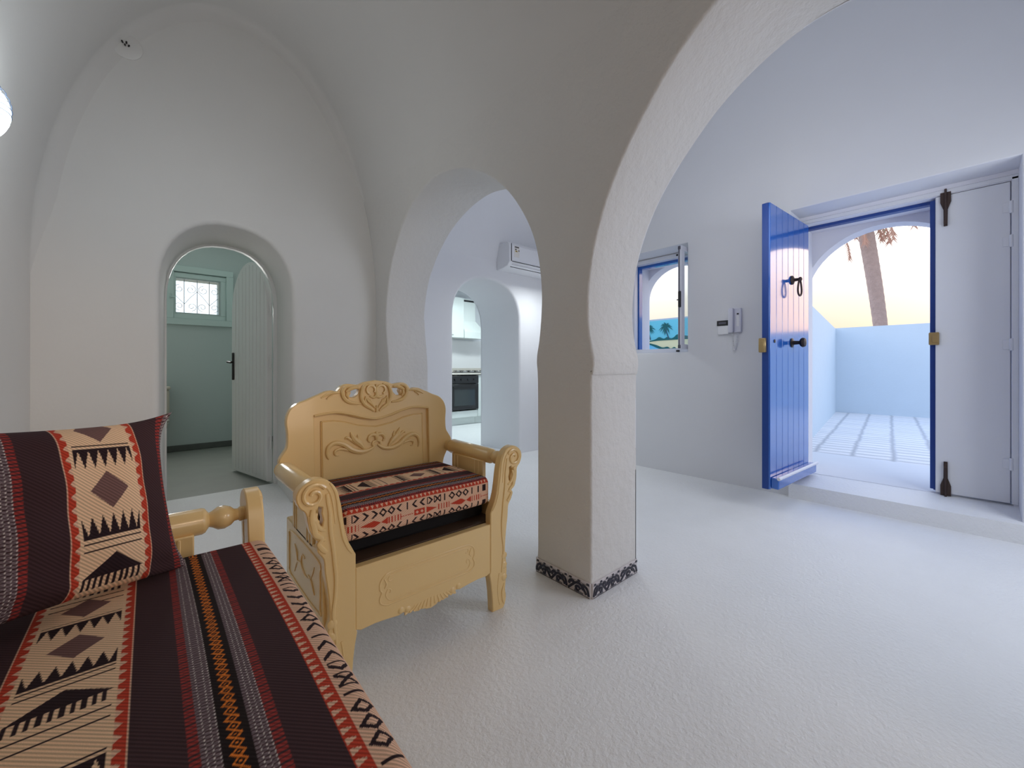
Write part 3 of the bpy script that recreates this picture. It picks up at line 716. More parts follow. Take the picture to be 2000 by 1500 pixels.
mb = MB().box((LW/2-.01, .035, .045), (LW+.0, .05, .075), .006); mb.build('weather_bar', M['blue'], ol)
MB().tube([(-.02, .062, .083), (LW-.0, .062, .083)], .011, 8).build('drip_edge', M['alu'], ol)
for z in (.25, 1.0, 1.7): MB().lathe([(0, .008), (.09, .008)], (-.004, -.02, z)).build('hinge', M['darkblue'], ol)
# ================================================================== WINDOW (hall)
wn = thing('window_2', 'white framed hall window with blue outer frame', 'window', (X1, 0, 0)); wn['kind'] = 'structure'
def fr(y0, y1, z0, z1, wd, x0, x1, bev=.003):
    mb = MB(); ym, zm, xm = (y0+y1)/2, (z0+z1)/2, (x0+x1)/2; t = x1-x0
    for z_ in (z0+wd/2, z1-wd/2): mb.box((xm, ym, z_), (t, y1-y0, wd), bev)
    for y_ in (y0+wd/2, y1-wd/2): mb.box((xm, y_, zm), (t, wd, z1-z0-2*wd+.002), bev)
    return mb
fr(VY0-.025, VY1+.025, VZ0-.02, VZ1+.03, .042, -.02, .05).build('window_frame', M['alu'], wn)
fr(VY0+.005, VY1+.002, VZ0-.02, VZ1-.006, .032, .055, .12).build('outer_frame', M['blue'], wn)
for z in (VZ0-.005, VZ1+.012): MB().box((-.024, 1.965, z), (.008, .035, .018), .003).build('latch_keep', M['black'], wn)
def sash(name, y, a, label):
    t = thing(name, label, 'window sash', (X1-.02, y, VZ0), a)
    W_ = .335; Hs = VZ1-VZ0
    mb = MB()
    for z_ in (.022, Hs-.022): mb.box((W_/2, 0, z_), (W_, .035, .044), .003)
    for x_ in (.03, W_-.03): mb.box((x_, 0, Hs/2), (.06, .035, Hs-.086), .003)
    mb.build('sash_frame', M['alu'], t)
    MB().box((W_/2, 0, Hs/2), (W_-.08, .006, Hs-.08), 0).build('pane', M['glass'], t)
    mb = MB().box((W_+.001, -.006, Hs/2), (.004, .010, Hs-.01), 0); 
    for z_ in (.02, Hs-.02): mb.box((W_+.003, -.004, z_), (.01, .022, .03), .002)
    mb.build('seal_strip', M['alu_dark'], t)
    MB().box((W_+.003, .0, Hs*.48), (.02, .026, .15), .006).tube([(W_, .0, Hs*.48), (W_-.02, -.035, Hs*.48)], .006, 6).build('sash_lock', M['black'], t)
sash('window_sash', 1.780, math.radians(180-.5), 'white window sash opened inward at the right of the hall window')
# intercom beside the door
it = thing('intercom_phone', 'pale lilac intercom handset on the wall left of the front door', 'intercom', (XR-.001, 1.335, 1.29))
MB().box((-.014, 0, .107), (.028, .094, .205), .005).build('base_plate', M['plastic_lilac'], it)
MB().box((-.046, .025, .107), (.04, .042, .21), .012, seg=2).build('handset', M['plastic_lilac'], it)
MB().box((-.029, -.022, .16), (.003, .016, .012), .001).build('call_button', M['black'], it)
MB().box((-.029, -.022, .10), (.003, .022, .09), .001).build('slot_panel', M['plastic'], it)
mb = MB(); pts = []
for i in range(321):
    t = i/320; ph = 2*PI*t*30; s_ = math.sin(PI*t)
    cx = .018*math.cos(PI*t)*1.0; cz = -.14*s_
    pts.append((-.022+.006*math.cos(ph), cx+.0065*math.sin(ph)*1.0+.004, cz-.001))
mb.tube(pts, .0021, 5).build('coiled_cord', M['plastic'], it)
th = thing('wall_thermostat', 'small white control box with black display beside the intercom handset', 'thermostat', (XR-.001, 1.433, 1.283))
MB().box((-.012, 0, .062), (.024, .092, .122), .004).build('casing', M['plastic'], th)
MB().box((-.026, .004, .098), (.006, .092, .045), .002).build('display', M['black'], th)
MB().box((-.0295, .004, .098), (.002, .06, .018), .0).build('display_screen', M['alu_dark'], th)
# ================================================================== wall rosette and sconce
rt = thing('ceiling_rose', 'round white plaster wiring plate high on the vaulted end wall', 'wiring plate', (-.10, YL-.001, 2.90))
MB().lathe([(0, .075), (.008, .075), (.014, .062), (.016, .02)], (0, 0, 0), (0, -1, 0), 28).build('plate', M['wall'], rt)
mb = MB()
for dx, dz in ((-.012, .006), (.003, .009), (-.002, -.006), (.012, -.004)): mb.tube([(dx, -.012, dz), (dx*1.3, -.03, dz*1.2)], .0045, 6)
mb.build('wire_ends', M['black'], rt)
sc = thing('wall_lamp', 'lit glass half bowl wall lamp with dark ribs on the left wall', 'wall lamp', (-.452, 2.285, 1.905))
mb = MB(); V = []; F = []; n1, n2 = 18, 12
for i in range(n1+1):
    th_ = -PI/2+PI*i/n1
    for j in range(n2+1):
        ph = -PI/2+PI*j/n2
        V.append((.085*math.cos(th_)*math.cos(ph), .10*math.sin(ph)*math.cos(th_)**.5, .105*math.sin(th_)))
for i in range(n1):
    for j in range(n2): F.append((i*(n2+1)+j, i*(n2+1)+j+1, (i+1)*(n2+1)+j+1, (i+1)*(n2+1)+j))
mb.add(V, F).build('glass_shade', M['lampglass'], sc, smooth=60)
mb = MB()
for k in range(-5, 6):
    z = k*.019; pts = []
    for j in range(13):
        ph = -PI/2+PI*j/12; c = math.sqrt(max(0, 1-(z/.105)**2)); pts.append((.087*c*math.cos(ph), .102*math.sin(ph)*c**.5, z+.012*math.cos(ph)))
    mb.tube(pts, .0016, 5)
mb.build('lead_lines', M['lampdark'], sc)
MB().box((-.012, 0, 0), (.024, .19, .2), .004).build('back_plate', M['white'], sc)
pl = bpy.data.lights.new('sconce_bulb', 'POINT'); pl.energy = 1.0; pl.color = (.85, .95, 1.0); pl.shadow_soft_size = .05
po = bpy.data.objects.new('sconce_bulb', pl); C.objects.link(po); po.location = (-.28, 2.285, 1.95)

# ================================================================== WOVEN FABRIC
def lin(*c): return np.array(s2l(*c)[:3])
CK = dict(dark=lin(66, 46, 49), black=lin(34, 25, 25), beige=lin(232, 196, 160), pink=lin(222, 180, 152), red=lin(188, 66, 46), dred=lin(148, 56, 52), grey=lin(120, 104, 108), white=lin(214, 204, 196), orange=lin(218, 120, 44), taupe=lin(118, 88, 84), ink=lin(46, 32, 36))
GL = "o>X|D>>oo<|<<DX|ooo||#|>o"
def glyph(v, c, L=.031):
    """black symbol row; c in -1..1 across the row"""
    i = np.floor(v/L).astype(int) % len(GL); p = (v/L-np.floor(v/L))*2-1; ac = np.abs(c); ap = np.abs(p)
    m = np.zeros(v.shape, bool); g = np.array([ord(ch) for ch in GL])[i]; ok = ac < .85
    m |= (g == ord('o')) & (np.abs(ap*.95+ac*.95-.70) < .23)
    m |= (g == ord('X')) & ok & ((np.abs(ap-ac) < .24) | (ap > .76)) & (ap < .98)
    m |= (g == ord('>')) & ok & (np.abs(p-.55+1.15*ac) < .3)
    m |= (g == ord('<')) & ok & (np.abs(p+.55-1.15*ac) < .3)
    m |= (g == ord('|')) & ok & (ap < .18)
    m |= (g == ord('#')) & ok & (ap < .55)
    m |= (g == ord('D')) & ok & (((np.abs(p-.5+1.1*ac) < .28) & (p > -.8)) | (np.abs(p+.75) < .12))
    return m
def tri_edge(v, c, L):   # row of little triangles, c 0..1
    p = np.abs((v/L-np.floor(v/L))*2-1); return p < c
def motif(v, p):
    """band of large motifs: v along, p 0..1 across -> colour index 0 ground 1 ink 2 taupe"""
    v2 = (v+.15) % .744; T = .372; v = v % T; out = np.zeros(v.shape, int); k = (p > .04) & (p < .96)
    def lines(a): out[(v > a) & (v < a+.0032) & k] = 1
    for a in (.008, .0165, .196, .209, .298, .320): lines(a)
    t = np.abs(((p-.04)/.92*6) % 1*2-1)
    out[(v > .0165) & (v < .056) & (t > (v-.02)/.038) & k] = 1
    out[(v > .148) & (v < .19) & (t > 1-(v-.148)/.036) & k] = 1
    out[(np.abs(v-.102)/.037+np.abs(p-.5)/.30) < 1] = 2
    out[(np.abs(v2-.114)/.037+np.abs(p-.5)/.30) < 1] = 2
    out[(v > .222) & (v < .262) & (np.abs(p-.5) < (v-.222)/.040*.47)] = 1
    out[(v >= .262) & (v < .284) & ((p*11) % 1 < .5) & k] = 1
    return out
def fabric(q, v):
    q, v = np.broadcast_arrays(q, v); n = q.shape; col = np.tile(CK['dark'], n+(1,))
    def put(m, c): col[m] = CK[c]
    # edge part: rows of symbols on the boxing
    e = q < .053
    put(e & (q > -.108), 'pink')
    put(e & (q > -.002) & (q < .037) & glyph(v, (q-.0175)/.0175), 'ink')
    put(e & (q > -.069) & (q < -.034) & glyph(v+.0, (q+.0515)/.0175), 'ink')
    rr = (q > -.031) & (q < -.006); c = (q+.0185)/.0125; L = .05; pp = (v/L-np.floor(v/L))*2-1; ii = np.floor(v/L).astype(int) % 7
    red = np.zeros(n, bool)
    red |= (ii == 0) & (np.abs(pp) < .85) & ~((np.abs(np.abs(pp)-.4)*2+np.abs(c)) < .55)
    red |= (ii == 1) & (np.abs(c) < (.9-pp)*.55) & (pp > -.9)
    red |= ((ii == 2) | (ii == 5)) & ((pp*2.2) % 1 < .4)
    red |= (ii == 3) & (np.abs(c) < (pp+.9)*.55)
    red |= (ii == 4) & (np.abs(c) < np.abs(pp)*1.1)
    red |= (ii == 6) & (np.abs(c) < .18) & ((pp*3) % 1 < .7)
    put(rr & red & (np.abs(c) < .92), 'red')
    put((q > .037) & (q < .0545), 'red'); put((q > .039) & (q < .052) & tri_edge(v, (q-.037)/.016*.8-.1, .017), 'pink')
    put((q < -.074) & (q > -.090), 'red'); put((q < -.076) & (q > -.088) & tri_edge(v, (-q-.074)/.016*.7, .017), 'pink')
    put(q < -.092, 'dark')
    b = q >= .103; r = np.where(b, (q-.103) % .317, -1)
    # the long plain-and-striped repeat
    put((r >= 0) & (r < .0115), 'dred'); put((r >= 0) & (r < .0115) & ((v/.0075) % 1 < .35), 'dark')
    for a0, a1 in ((.0115, .030), (.058, .0755)):
        m = (r >= a0) & (r < a1); put(m, 'dark'); x = (r-a0)/(a1-a0)*3; f = (v/.0062+np.floor(x)*.5) % 1
        put(m & (f > .28), 'grey'); put(m & (np.abs(f-.62) < .2) & (np.abs(x % 1-.1) < .12), 'white')
    put((r >= .030) & (r < .058), 'black')
    z = (r-.044)/.0065; f = np.abs((v/.0145) % 1*2-1)
    put((r > .036) & (r < .052) & ((np.abs(np.abs(z)-(1-f)) < .26) | ((np.abs(z)+f*1.2) < .3)), 'orange')
    put((r >= .0755) & (r < .0865), 'dred'); put((r >= .0755) & (r < .0865) & ((v/.0075) % 1 < .35), 'dark')
    for a0, a1, s_ in ((.135, .1485, 1), (.2515, .265, -1)):
        m = (r >= a0) & (r < a1); put(m, 'red'); c = (r-a0)/(a1-a0); c = c if s_ > 0 else 1-c
        put(m & (c > .45) & (np.abs((v/.024) % 1*2-1) < (c-.4)*1.1), 'pink')
        put(m & (c < .12), 'pink')
    m = (r >= .1485) & (r < .2515); put(m, 'beige'); k = motif(v, (r-.1485)/.103)
    put(m & (k == 1), 'ink'); put(m & (k == 2), 'taupe')
    return col
def cloth_grid(name, P, q, v, parent=None, close=False, caps=None):
    """P (n,m,3) positions; q,v (n,m) fabric coordinates"""
    n, m = q.shape; idx = np.arange(n*m).reshape(n, m)
    f = np.stack([idx[:-1, :-1], idx[1:, :-1], idx[1:, 1:], idx[:-1, 1:]], -1).reshape(-1, 4)
    me = bpy.data.meshes.new(name); me.vertices.add(n*m); me.vertices.foreach_set('co', P.reshape(-1).astype(np.float32))
    nf = len(f); me.loops.add(nf*4); me.polygons.add(nf)
    me.loops.foreach_set('vertex_index', f.reshape(-1).astype(np.int32))
    me.polygons.foreach_set('loop_start', np.arange(0, nf*4, 4, dtype=np.int32)); me.polygons.foreach_set('loop_total', np.full(nf, 4, np.int32))
    me.update(calc_edges=True); me.shade_smooth()
    col = fabric(q, v); a = me.color_attributes.new('weave', 'FLOAT_COLOR', 'POINT')
    a.data.foreach_set('color', np.concatenate([col, np.ones((n, m, 1))], -1).reshape(-1).astype(np.float32))
    uv = me.uv_layers.new(name='cloth'); Q = q.reshape(-1)[f.reshape(-1)]; VV = v.reshape(-1)[f.reshape(-1)]
    uv.data.foreach_set('uv', np.stack([Q, VV], -1).reshape(-1).astype(np.float32))
    me.materials.append(M['fabric']); o = bpy.data.objects.new(name, me); C.objects.link(o)
    if parent: o.parent = parent
    return o
def box_cushion(name, depth, length, th, r, q_edge, v0, us, parent, crown=.012, dens=(.0016,), wave=0, q_top=None, qs=1.0, vs=1.0, qt=1.0):
    """cushion running along +x (length), front at y=0, back at y=depth (local), bottom z=0. us = sample positions along length"""
    # profile from back-bottom, over the top, to the front and under
    prof = []; ql = []
    def seg(p, q_, n):
        for i in range(n): t = i/n; prof.append((p[0]+(q_[0]-p[0])*t, p[1]+(q_[1]-p[1])*t))
    def arc(c, a0, a1, n):
        for i in range(n): a = a0+(a1-a0)*i/n; prof.append((c[0]+r*math.cos(a), c[1]+r*math.sin(a)))
    st = dens[0]
    seg((depth*.5, 0), (depth-r, 0), 6); arc((depth-r, r), -PI/2, 0, 8); seg((depth, r), (depth, th-r), 10); arc((depth-r, th-r), 0, PI/2, 8)
    seg((depth-r, th), (r, th), int((depth-2*r)/st)); arc((r, th-r), PI/2, PI, max(8, int(r*1.57/st))); seg((0, th-r), (0, r), int((th-2*r)/st)); arc((r, r), PI, 1.5*PI, max(8, int(r*1.57/st)))
    seg((r, 0), (depth*.5, 0), 6); prof.append((depth*.5, 0))
    pr = np.array(prof); d = np.concatenate([[0], np.cumsum(np.hypot(*np.diff(pr, axis=0).T))])
    i0 = np.argmin(np.abs(pr[:, 0]-r*.3)+np.abs(pr[:, 1]-(th-r*.3)))
    q = np.where(d < d[i0], (q_edge if q_top is None else q_top)+(d[i0]-d)*qt, q_edge-(d-d[i0])*qs); us = np.asarray(us)
    # end rounding: shrink profile toward centre at the ends
    e = np.minimum(us, length-us); s_ = np.where(e < r, np.sqrt(np.clip(1-((r-e)/r)**2, 0, 1)), 1.0)
    cx, cz = depth/2, th/2
    X = np.repeat(us[:, None], len(pr), 1)
    ins = (1-s_)*r
    Y = cx+(pr[None, :, 0]-cx)*(1-ins[:, None]/cx); Z = cz+(pr[None, :, 1]-cz)*(1-ins[:, None]/cz)
    fx = np.clip(np.minimum(us, length-us)/(.25*length), 0, 1)[:, None]; fy = np.sin(np.clip(pr[None, :, 0]/depth, 0, 1)*PI)
    Z = Z+np.where(pr[None, :, 1] > th*.5, 1, 0)*crown*np.sqrt(fx)*fy
    if wave: Z = Z+wave*np.sin(us[:, None]*9+1)*np.sin(pr[None, :, 0]*7+.5)*(pr[None, :, 1] > th*.6)
    Y = Y-.004*np.sin(us[:, None]/length*PI*3)*(pr[None, :, 0] < depth*.3)
    P = np.stack([X, Y, Z], -1); Q = np.repeat(q[None], len(us), 0); V = v0+X*vs
    # close ends with a fan ring collapsed to centre
    P = np.concatenate([np.broadcast_to(np.array([us[0], cx, cz]), P[:1].shape), P, np.broadcast_to(np.array([us[-1], cx, cz]), P[:1].shape)], 0)
    Q = np.concatenate([Q[:1], Q, Q[-1:]], 0); V = np.concatenate([V[:1], V, V[-1:]], 0)
    return cloth_grid(name, P, Q, V, parent)

# ================================================================== CARVED SEATS
POST = [(.285, 0), (.303, -.0), (.343, 0), (.357, .04), (.352, .075), (.360, .142), (.358, .19), (.352, .237), (.357, .31), (.366, .375), (.370, .42), (.388, .448), (.383, .472), (.400, .495), (.412, .53), (.420, .57), (.436, .588), (.446, .615), (.440, .640), (.420, .658), (.396, .667),
        (.372, .663), (.350, .650), (.332, .625), (.322, .59), (.316, .558), (.311, .52), (.303, .478), (.291, .440), (.273, .407), (.273, .355), (.273, .17), (.268, .158), (.275, .12), (.280, .08), (.283, .04)]
POST_HOLE = [(.374, .578), (.384, .582), (.392, .570), (.389, .552), (.385, .545), (.381, .536), (.383, .522), (.374, .522), (.371, .54), (.376, .56)]
def carved_seat(root, ext, depth, detail=True):
    """post, rail, legs and boards of the carved seat; ext widens it; local front face at y=0, depth behind"""
    m = M['cream']
    for s_ in (-1, 1):
        sh = lambda a: s_*(a+ext)
        fl = lambda a, z, d: (s_*(a+ext), d, z)
        mb = MB(); P_ = spline(POST[:29], 3)[:-1]+POST[29:]
        mb.board(P_, [POST_HOLE], t=.036, fn=fl, bev=.003)
        # volute, edge rib and leaf carving
        def st(pts, r, sm=6, flat=.8, y=0.0):
            q = spline(pts, sm); mb.tube([(sh(a), y, z) for a, z in q], r if not hasattr(r, '__len__') else np.interp(np.linspace(0, 1, len(q)), np.linspace(0, 1, len(r)), r), 8, flat=flat, up=(0, 1, 0))
        vp = [(.398+(.040-.031*t)*math.cos(-2.3-t*2*PI*1.45), .617+(.040-.031*t)*math.sin(-2.3-t*2*PI*1.45)) for t in [i/30 for i in range(31)]]
        vp = [(.398+(.037-.028*t)*math.cos(2.6+t*2*PI*1.35*-1), .617+(.037-.028*t)*math.sin(2.6-t*2*PI*1.35)) for t in [i/30 for i in range(31)]]
        mb.tube([(sh(a), -.001, z) for a, z in vp], .0062, 8, up=(0, 1, 0), flat=1.0)
        st([(.361, .617), (.358, .59), (.353, .56), (.352, .53), (.349, .49), (.343, .45), (.338, .40), (.334, .35), (.336, .30), (.342, .25), (.338, .20), (.332, .15)], [.005, .006, .007, .007, .006, .0045], 6)
        st([(.352, .648), (.338, .622), (.330, .59), (.326, .55), (.319, .51), (.312, .47), (.298, .435), (.284, .415)], [.003, .0045, .0045, .0035])
        st([(.374, .648), (.356, .628), (.346, .60), (.340, .56), (.336, .52)], [.003, .0035, .002])
        st([(.40, .578), (.403, .55), (.397, .52), (.392, .50), (.375, .485), (.384, .470), (.372, .45), (.362, .44)], [.008, .010, .010, .008, .006, .008, .006])
        st([(.390, .565), (.396, .548), (.392, .535), (.380, .515), (.365, .508)], [.004, .009, .007, .004])
        st([(.412, .56), (.406, .52), (.385, .49), (.366, .478)], [.003, .005, .004])
        for cz in (.215, .175, .125): mb.lathe([(-.004, .003), (-.003, .011), (0, .015)], (sh(.345), 0, cz), (0, 1, 0), 12)
        st([(.318, .15), (.312, .11), (.312, .06), (.322, .02)], .003); st([(.345, .10), (.335, .07), (.338, .035), (.345, .015)], [.003, .006, .006, .003])
        mb.build('front_leg', m, root)
        # turned arm rail
        y1 = depth-.01
        prof = [(.034, .010), (.036, .018), (.046, .019), (.05, .015), (.058, .016), (.066, .024), (.080, .030), (.094, .029), (.106, .021), (.113, .018), (.117, .024), (.121, .030), (.128, .033)]
        ca = .378+ext
        prof += [(y1-.04, .035), (y1-.03, .033), (y1-.022, .027), (y1-.01, .027), (y1, .03)]
        MB().lathe(prof, (s_*ca, 0, .605), (0, 1, 0), 24).build('arm_rail', m, root)
        # splat below the rail with grooved edges
        ys0, ys1 = .145, depth-.09; xs = s_*(.352+ext)
        mb = MB().box((xs, (ys0+ys1)/2, .495), (.02, ys1-ys0, .18), .003)
        for y in (ys0+.03, ys0+.06, ys1-.05, ys1-.025): mb.box((xs+s_*.010, y, .495), (.006, .008, .17), .002).box((xs-s_*.010, y, .495), (.006, .008, .17), .002)
        mb.build('arm_splat', m, root)
        # side board with raised field
        mb = MB().box((s_*(.350+ext), (.036+depth)/2, .30), (.024, depth-.036, .235), .004)
        L = [(.08, .22), (depth-.08, .22), (depth-.05, .26), (depth-.05, .35), (depth-.08, .385), (.08, .385), (.06, .35), (.06, .25)]
        mb.tube([(s_*(.363+ext), y, z) for y, z in spline(L, 4, True)]+[(s_*(.363+ext), L[0][0], L[0][1])], .003, 6)
        xs_ = s_*(.363+ext)
        for pts_ in ([(.12, .35), (.16, .30), (.22, .285), (.27, .31), (.26, .345), (.23, .34)], [(.36, .25), (.32, .30), (.27, .31)], [(.12, .26), (.15, .29), (.19, .30)], [(.36, .35), (.33, .33), (.32, .30)]):
            q_ = spline(pts_, 5); mb.tube([(xs_, y*(depth/.48), z) for y, z in q_], np.interp(np.linspace(0, 1, len(q_)), [0, .5, 1], [.0015, .0035, .0015]), 6)
        mb.build('side_panel', m, root)
        if ext > .1: continue
    # front rail with shaped apron
    E_ = ext
    ap = [(-.273-E_, .362), (-.273-E_, .165), (-.255-E_, .158), (-.21-E_, .160)]
    mid = [(-.17, .157), (-.125, .152), (-.108, .156), (-.10, .148), (-.088, .144), (-.076, .150), (-.066, .142), (-.05, .138), (-.034, .143), (-.022, .134), (0, .129), (.022, .134), (.034, .143), (.05, .138), (.066, .142), (.076, .150), (.088, .144), (.10, .148), (.108, .156), (.125, .152), (.17, .157)]
    out = ap+mid+[(.21+E_, .160), (.255+E_, .158), (.273+E_, .165), (.273+E_, .362)]
    mb = MB().board(out, t=.03, fn=lambda a, z, d: (a, d+.002, z), bev=.002)
    def st(pts, r, sm=5, y=.002):
        q = spline(pts, sm); rr = np.interp(np.linspace(0, 1, len(q)), np.linspace(0, 1, len(r)), r) if hasattr(r, '__len__') else r
        mb.tube([(a, y, z) for a, z in q], rr, 6, flat=.7, up=(0, 1, 0))
    for s_ in (-1, 1):
        G = lambda L: [(s_*(a+E_*.8), z) for a, z in L]
        st(G([(.0, .312), (.10, .312), (.155, .311), (.178, .303), (.192, .285), (.192, .262), (.186, .252), (.193, .235), (.190, .218), (.172, .207), (.15, .205), (.05, .206), (0, .206)]), .0034)
        st(G([(.0, .301), (.10, .301), (.150, .300), (.163, .293), (.160, .282), (.150, .284)]), .0024)
        st(G([(.0, .217), (.10, .217), (.150, .217), (.165, .224), (.172, .240), (.165, .256), (.155, .252), (.158, .242)]), .0026)
        st(G([(.178, .295), (.170, .275), (.178, .262)]), [.002, .004, .002])
    for i in range(-6, 7):
        x = i*.017; zb = .133+.0022*abs(i)+(.004 if i % 2 else 0)
        st([(x*.75, .170-.001*abs(i)), (x*.95, .15), (x*1.02, zb+.004)], [.002, .0045, .0055])
    for s_ in (-1, 1):
        mb.lathe([(-.004, .003), (-.003, .008), (0, .012)], (s_*.092, .002, .160), (0, 1, 0), 12); mb.lathe([(-.004, .003), (-.003, .009), (0, .012)], (s_*.118, .002, .167), (0, 1, 0), 12)
    mb.build('front_rail', m, root)
    MB().box((0, depth/2+.02, .350), (2*(.335+E_), depth-.05, .02), .002).build('seat_deck', M['wood'], root)
    MB().box((0, depth/2+.05, .395), (2*(.320+E_), depth-.12, .068), .012).build('seat_base', M['deck'], root)
BACK = [(.335, 0), (.36, .0), (.362, .15), (.350, .28), (.338, .40), (.336, .50), (.345, .545), (.370, .590), (.388, .615), (.390, .640), (.376, .665), (.362, .690), (.360, .74), (.364, .79), (.352, .83), (.325, .855), (.290, .868), (.262, .880), (.240, .889), (.215, .900), (.190, .903), (.172, .897),
        (.163, .907), (.150, .921), (.128, .929), (.100, .926), (.078, .924), (.050, .935), (.0, .942)]
HOLEC = [(.075, .905), (.118, .903), (.112, .890), (.122, .872), (.098, .870), (.082, .885)]
PANEL = [(-.262, .50), (.262, .50), (.262, .800), (.235, .806), (.18, .806), (.13, .796), (.07, .776), (.0, .765), (-.07, .776), (-.13, .796), (-.18, .806), (-.235, .806), (-.262, .800)]
def carved_back(root, y, tilt=.0):
    m = M['cream']; R_ = spline(BACK[5:], 3); half = BACK[:5]+[tuple(p) for p in R_]
    out = half+[(-a, z) for a, z in half[::-1][1:]]+[(-.31, 0), (-.305, .2), (-.29, .36), (.29, .36), (.305, .2), (.31, 0)]
    f = lambda a, z, d: (a, y+d+tilt*max(0, z-.36), z)
    mb = MB(); mb.board(out, [PANEL, HOLEC[::-1], [(-a, z) for a, z in HOLEC]], t=.032, fn=f, bev=.003)
    def st(pts, r, sm=6, dy=.0, flat=1.1):
        q = spline(pts, sm); rr = 1.25* np.interp(np.linspace(0, 1, len(q)), np.linspace(0, 1, len(r)), r) if hasattr(r, '__len__') else r*1.25
        mb.tube([f(a, z, dy-.003) for a, z in q], rr, 8, flat=flat, up=(0, 1, 0))
    for s_ in (-1, 1):
        G = lambda L: [(s_*a, z) for a, z in L]
        st(G([(.012, .805), (.03, .82), (.055, .838), (.068, .865), (.066, .895), (.055, .918), (.03, .926)]), [.003, .006, .007, .007, .006, .003])
        st(G([(.02, .812), (.045, .83), (.052, .852), (.048, .872)]), [.002, .005, .003])
        st(G([(.07, .842), (.10, .845), (.128, .855), (.145, .875), (.148, .900), (.138, .914), (.12, .918)]), [.003, .006, .007, .007, .006, .003])
        st(G([(.122, .868), (.130, .880), (.128, .895)]), [.003, .006, .003]); st(G([(.135, .895), (.12, .905), (.10, .912), (.08, .912)]), [.004, .007, .007, .003])
        st(G([(.16, .892), (.185, .893), (.21, .887), (.235, .874)]), [.002, .005, .004, .002]); st(G([(.19, .885), (.205, .876), (.212, .868)]), .0025)
        q = [(s_*(.024+.019*math.cos(-1.2+t*5.0)), .900+.019*math.sin(-1.2+t*5.0)) for t in [i/20 for i in range(21)]]
        mb.tube([f(a, z, -.004) for a, z in q], .0055, 8, up=(0, 1, 0), flat=.8)
        for k_ in range(3): st(G([(.006+.004*k_, .818+.008*k_), (.020+.008*k_, .836+.006*k_), (.030+.008*k_, .858+.004*k_)]), [.002, .004, .0015])
    st([(0, .865), (0, .885), (0, .925)], [.007, .006, .003]); st([(-.03, .872), (-.012, .866), (0, .874), (.012, .866), (.03, .872)], [.003, .005, .006, .005, .003]); st([(0, .80), (0, .815), (0, .83)], [.006, .004, .002]); st([(-.262, .803), (-.18, .811), (-.12, .80), (0, .771), (.12, .80), (.18, .811), (.262, .803)], .0035)
    ob = mb.build('backrest', m, root)
    mb = MB(); mb.board([(a*1.02, z+(.006 if z > .6 else -.006)) for a, z in PANEL], t=.012, fn=lambda a, z, d: f(a, z, d+.015), bev=.002)
    inn = offset(PANEL, .028); mb.board(inn, t=.008, fn=lambda a, z, d: f(a, z, d+.008), bev=.006)
    def sp(pts, r, sm=6, flat=.95):
        q = spline(pts, sm); rr = np.interp(np.linspace(0, 1, len(q)), np.linspace(0, 1, len(r)), r) if hasattr(r, '__len__') else r
        mb.tube([f(a, z, .005) for a, z in q], rr, 8, flat=flat, up=(0, 1, 0))
    for s_ in (-1, 1):
        G = lambda L: [(s_*a, z) for a, z in L]
        sp(G([(.004, .655), (.03, .637), (.07, .632), (.11, .645), (.145, .672), (.18, .682), (.205, .668), (.212, .640), (.205, .618)]), [.003, .008, .011, .012, .011, .010, .009, .007, .002])
        sp(G([(.09, .640), (.13, .648), (.16, .655), (.18, .648), (.178, .632), (.165, .630)]), [.003, .006, .006, .006, .004, .002])
        sp(G([(.055, .640), (.075, .665), (.10, .690), (.115, .722)]), [.004, .012, .014, .001]); sp(G([(.07, .650), (.095, .672), (.13, .700), (.138, .692)]), [.003, .006, .006, .001])
        sp(G([(.085, .665), (.082, .690), (.085, .708)]), [.005, .006, .001])
        sp(G([(.0, .672), (.014, .668), (.018, .656), (.008, .650)]), [.004, .006, .006, .004])
        sp(G([(.0, .695), (.02, .700), (.034, .690), (.036, .676), (.028, .668)]), [.008, .008, .007, .006, .003])
    sp([(0, .668), (0, .69), (0, .712)], [.004, .011, .005])
    mb.build('back_panel', m, ob)
    return ob

ch = thing('armchair', 'cream carved armchair with scrolled arms standing left of the pier', 'armchair', (.7655, 1.30, 0))
carved_seat(ch, 0, .48); carved_back(ch, .455, .05)
# seat cushion of the armchair: a thing of its own
cu = thing('seat_cushion', 'striped woven seat cushion with patterned edge lying in the cream armchair', 'cushion', (.7655-.3005, 1.337, .432))
box_cushion('cushion_cover', .41, .601, .112, .022, .053, .10, np.concatenate([[0, .001, .003, .006], np.arange(.009, .592, .0018), [.595, .598, .600, .601]]), cu, crown=.008, dens=(.0016,), q_top=.103, qs=1.12)

# ------------------------------------------------------------------ sofa under the camera
SY = .2
so = thing('sofa', 'cream carved wooden sofa along the left wall with patterned seat', 'sofa', (.23, SY, 0), PI/2)
carved_seat(so, .737, .62)
mb = MB(); W2 = .36+.737
out = [(-W2, 0), (-W2+.05, 0), (-W2+.06, .36), (W2-.06, .36), (W2-.05, 0), (W2, 0)]+spline([(W2, .3), (W2+.03, .62), (W2, .70), (W2-.05, .80), (.6, .83), (.3, .86), (.0, .92), (-.3, .86), (-.6, .83), (-W2+.05, .80), (-W2, .70), (-W2-.03, .62), (-W2, .3)], 4)
mb.board(out, t=.03, fn=lambda a, z, d: (a, .60+d, z), bev=.003); mb.build('backrest', M['cream'], so)
yy = np.concatenate([[0, .002, .006, .012, .02], np.arange(.03, 1.15, .02), np.arange(1.15, 2.02, .0017), [2.026, 2.034, 2.041, 2.047, 2.051, 2.054]])
sf = thing('seat_cushion', 'long striped woven seat cushion covering the sofa in the foreground', 'cushion', (.230, SY-1.018, .441), PI/2)
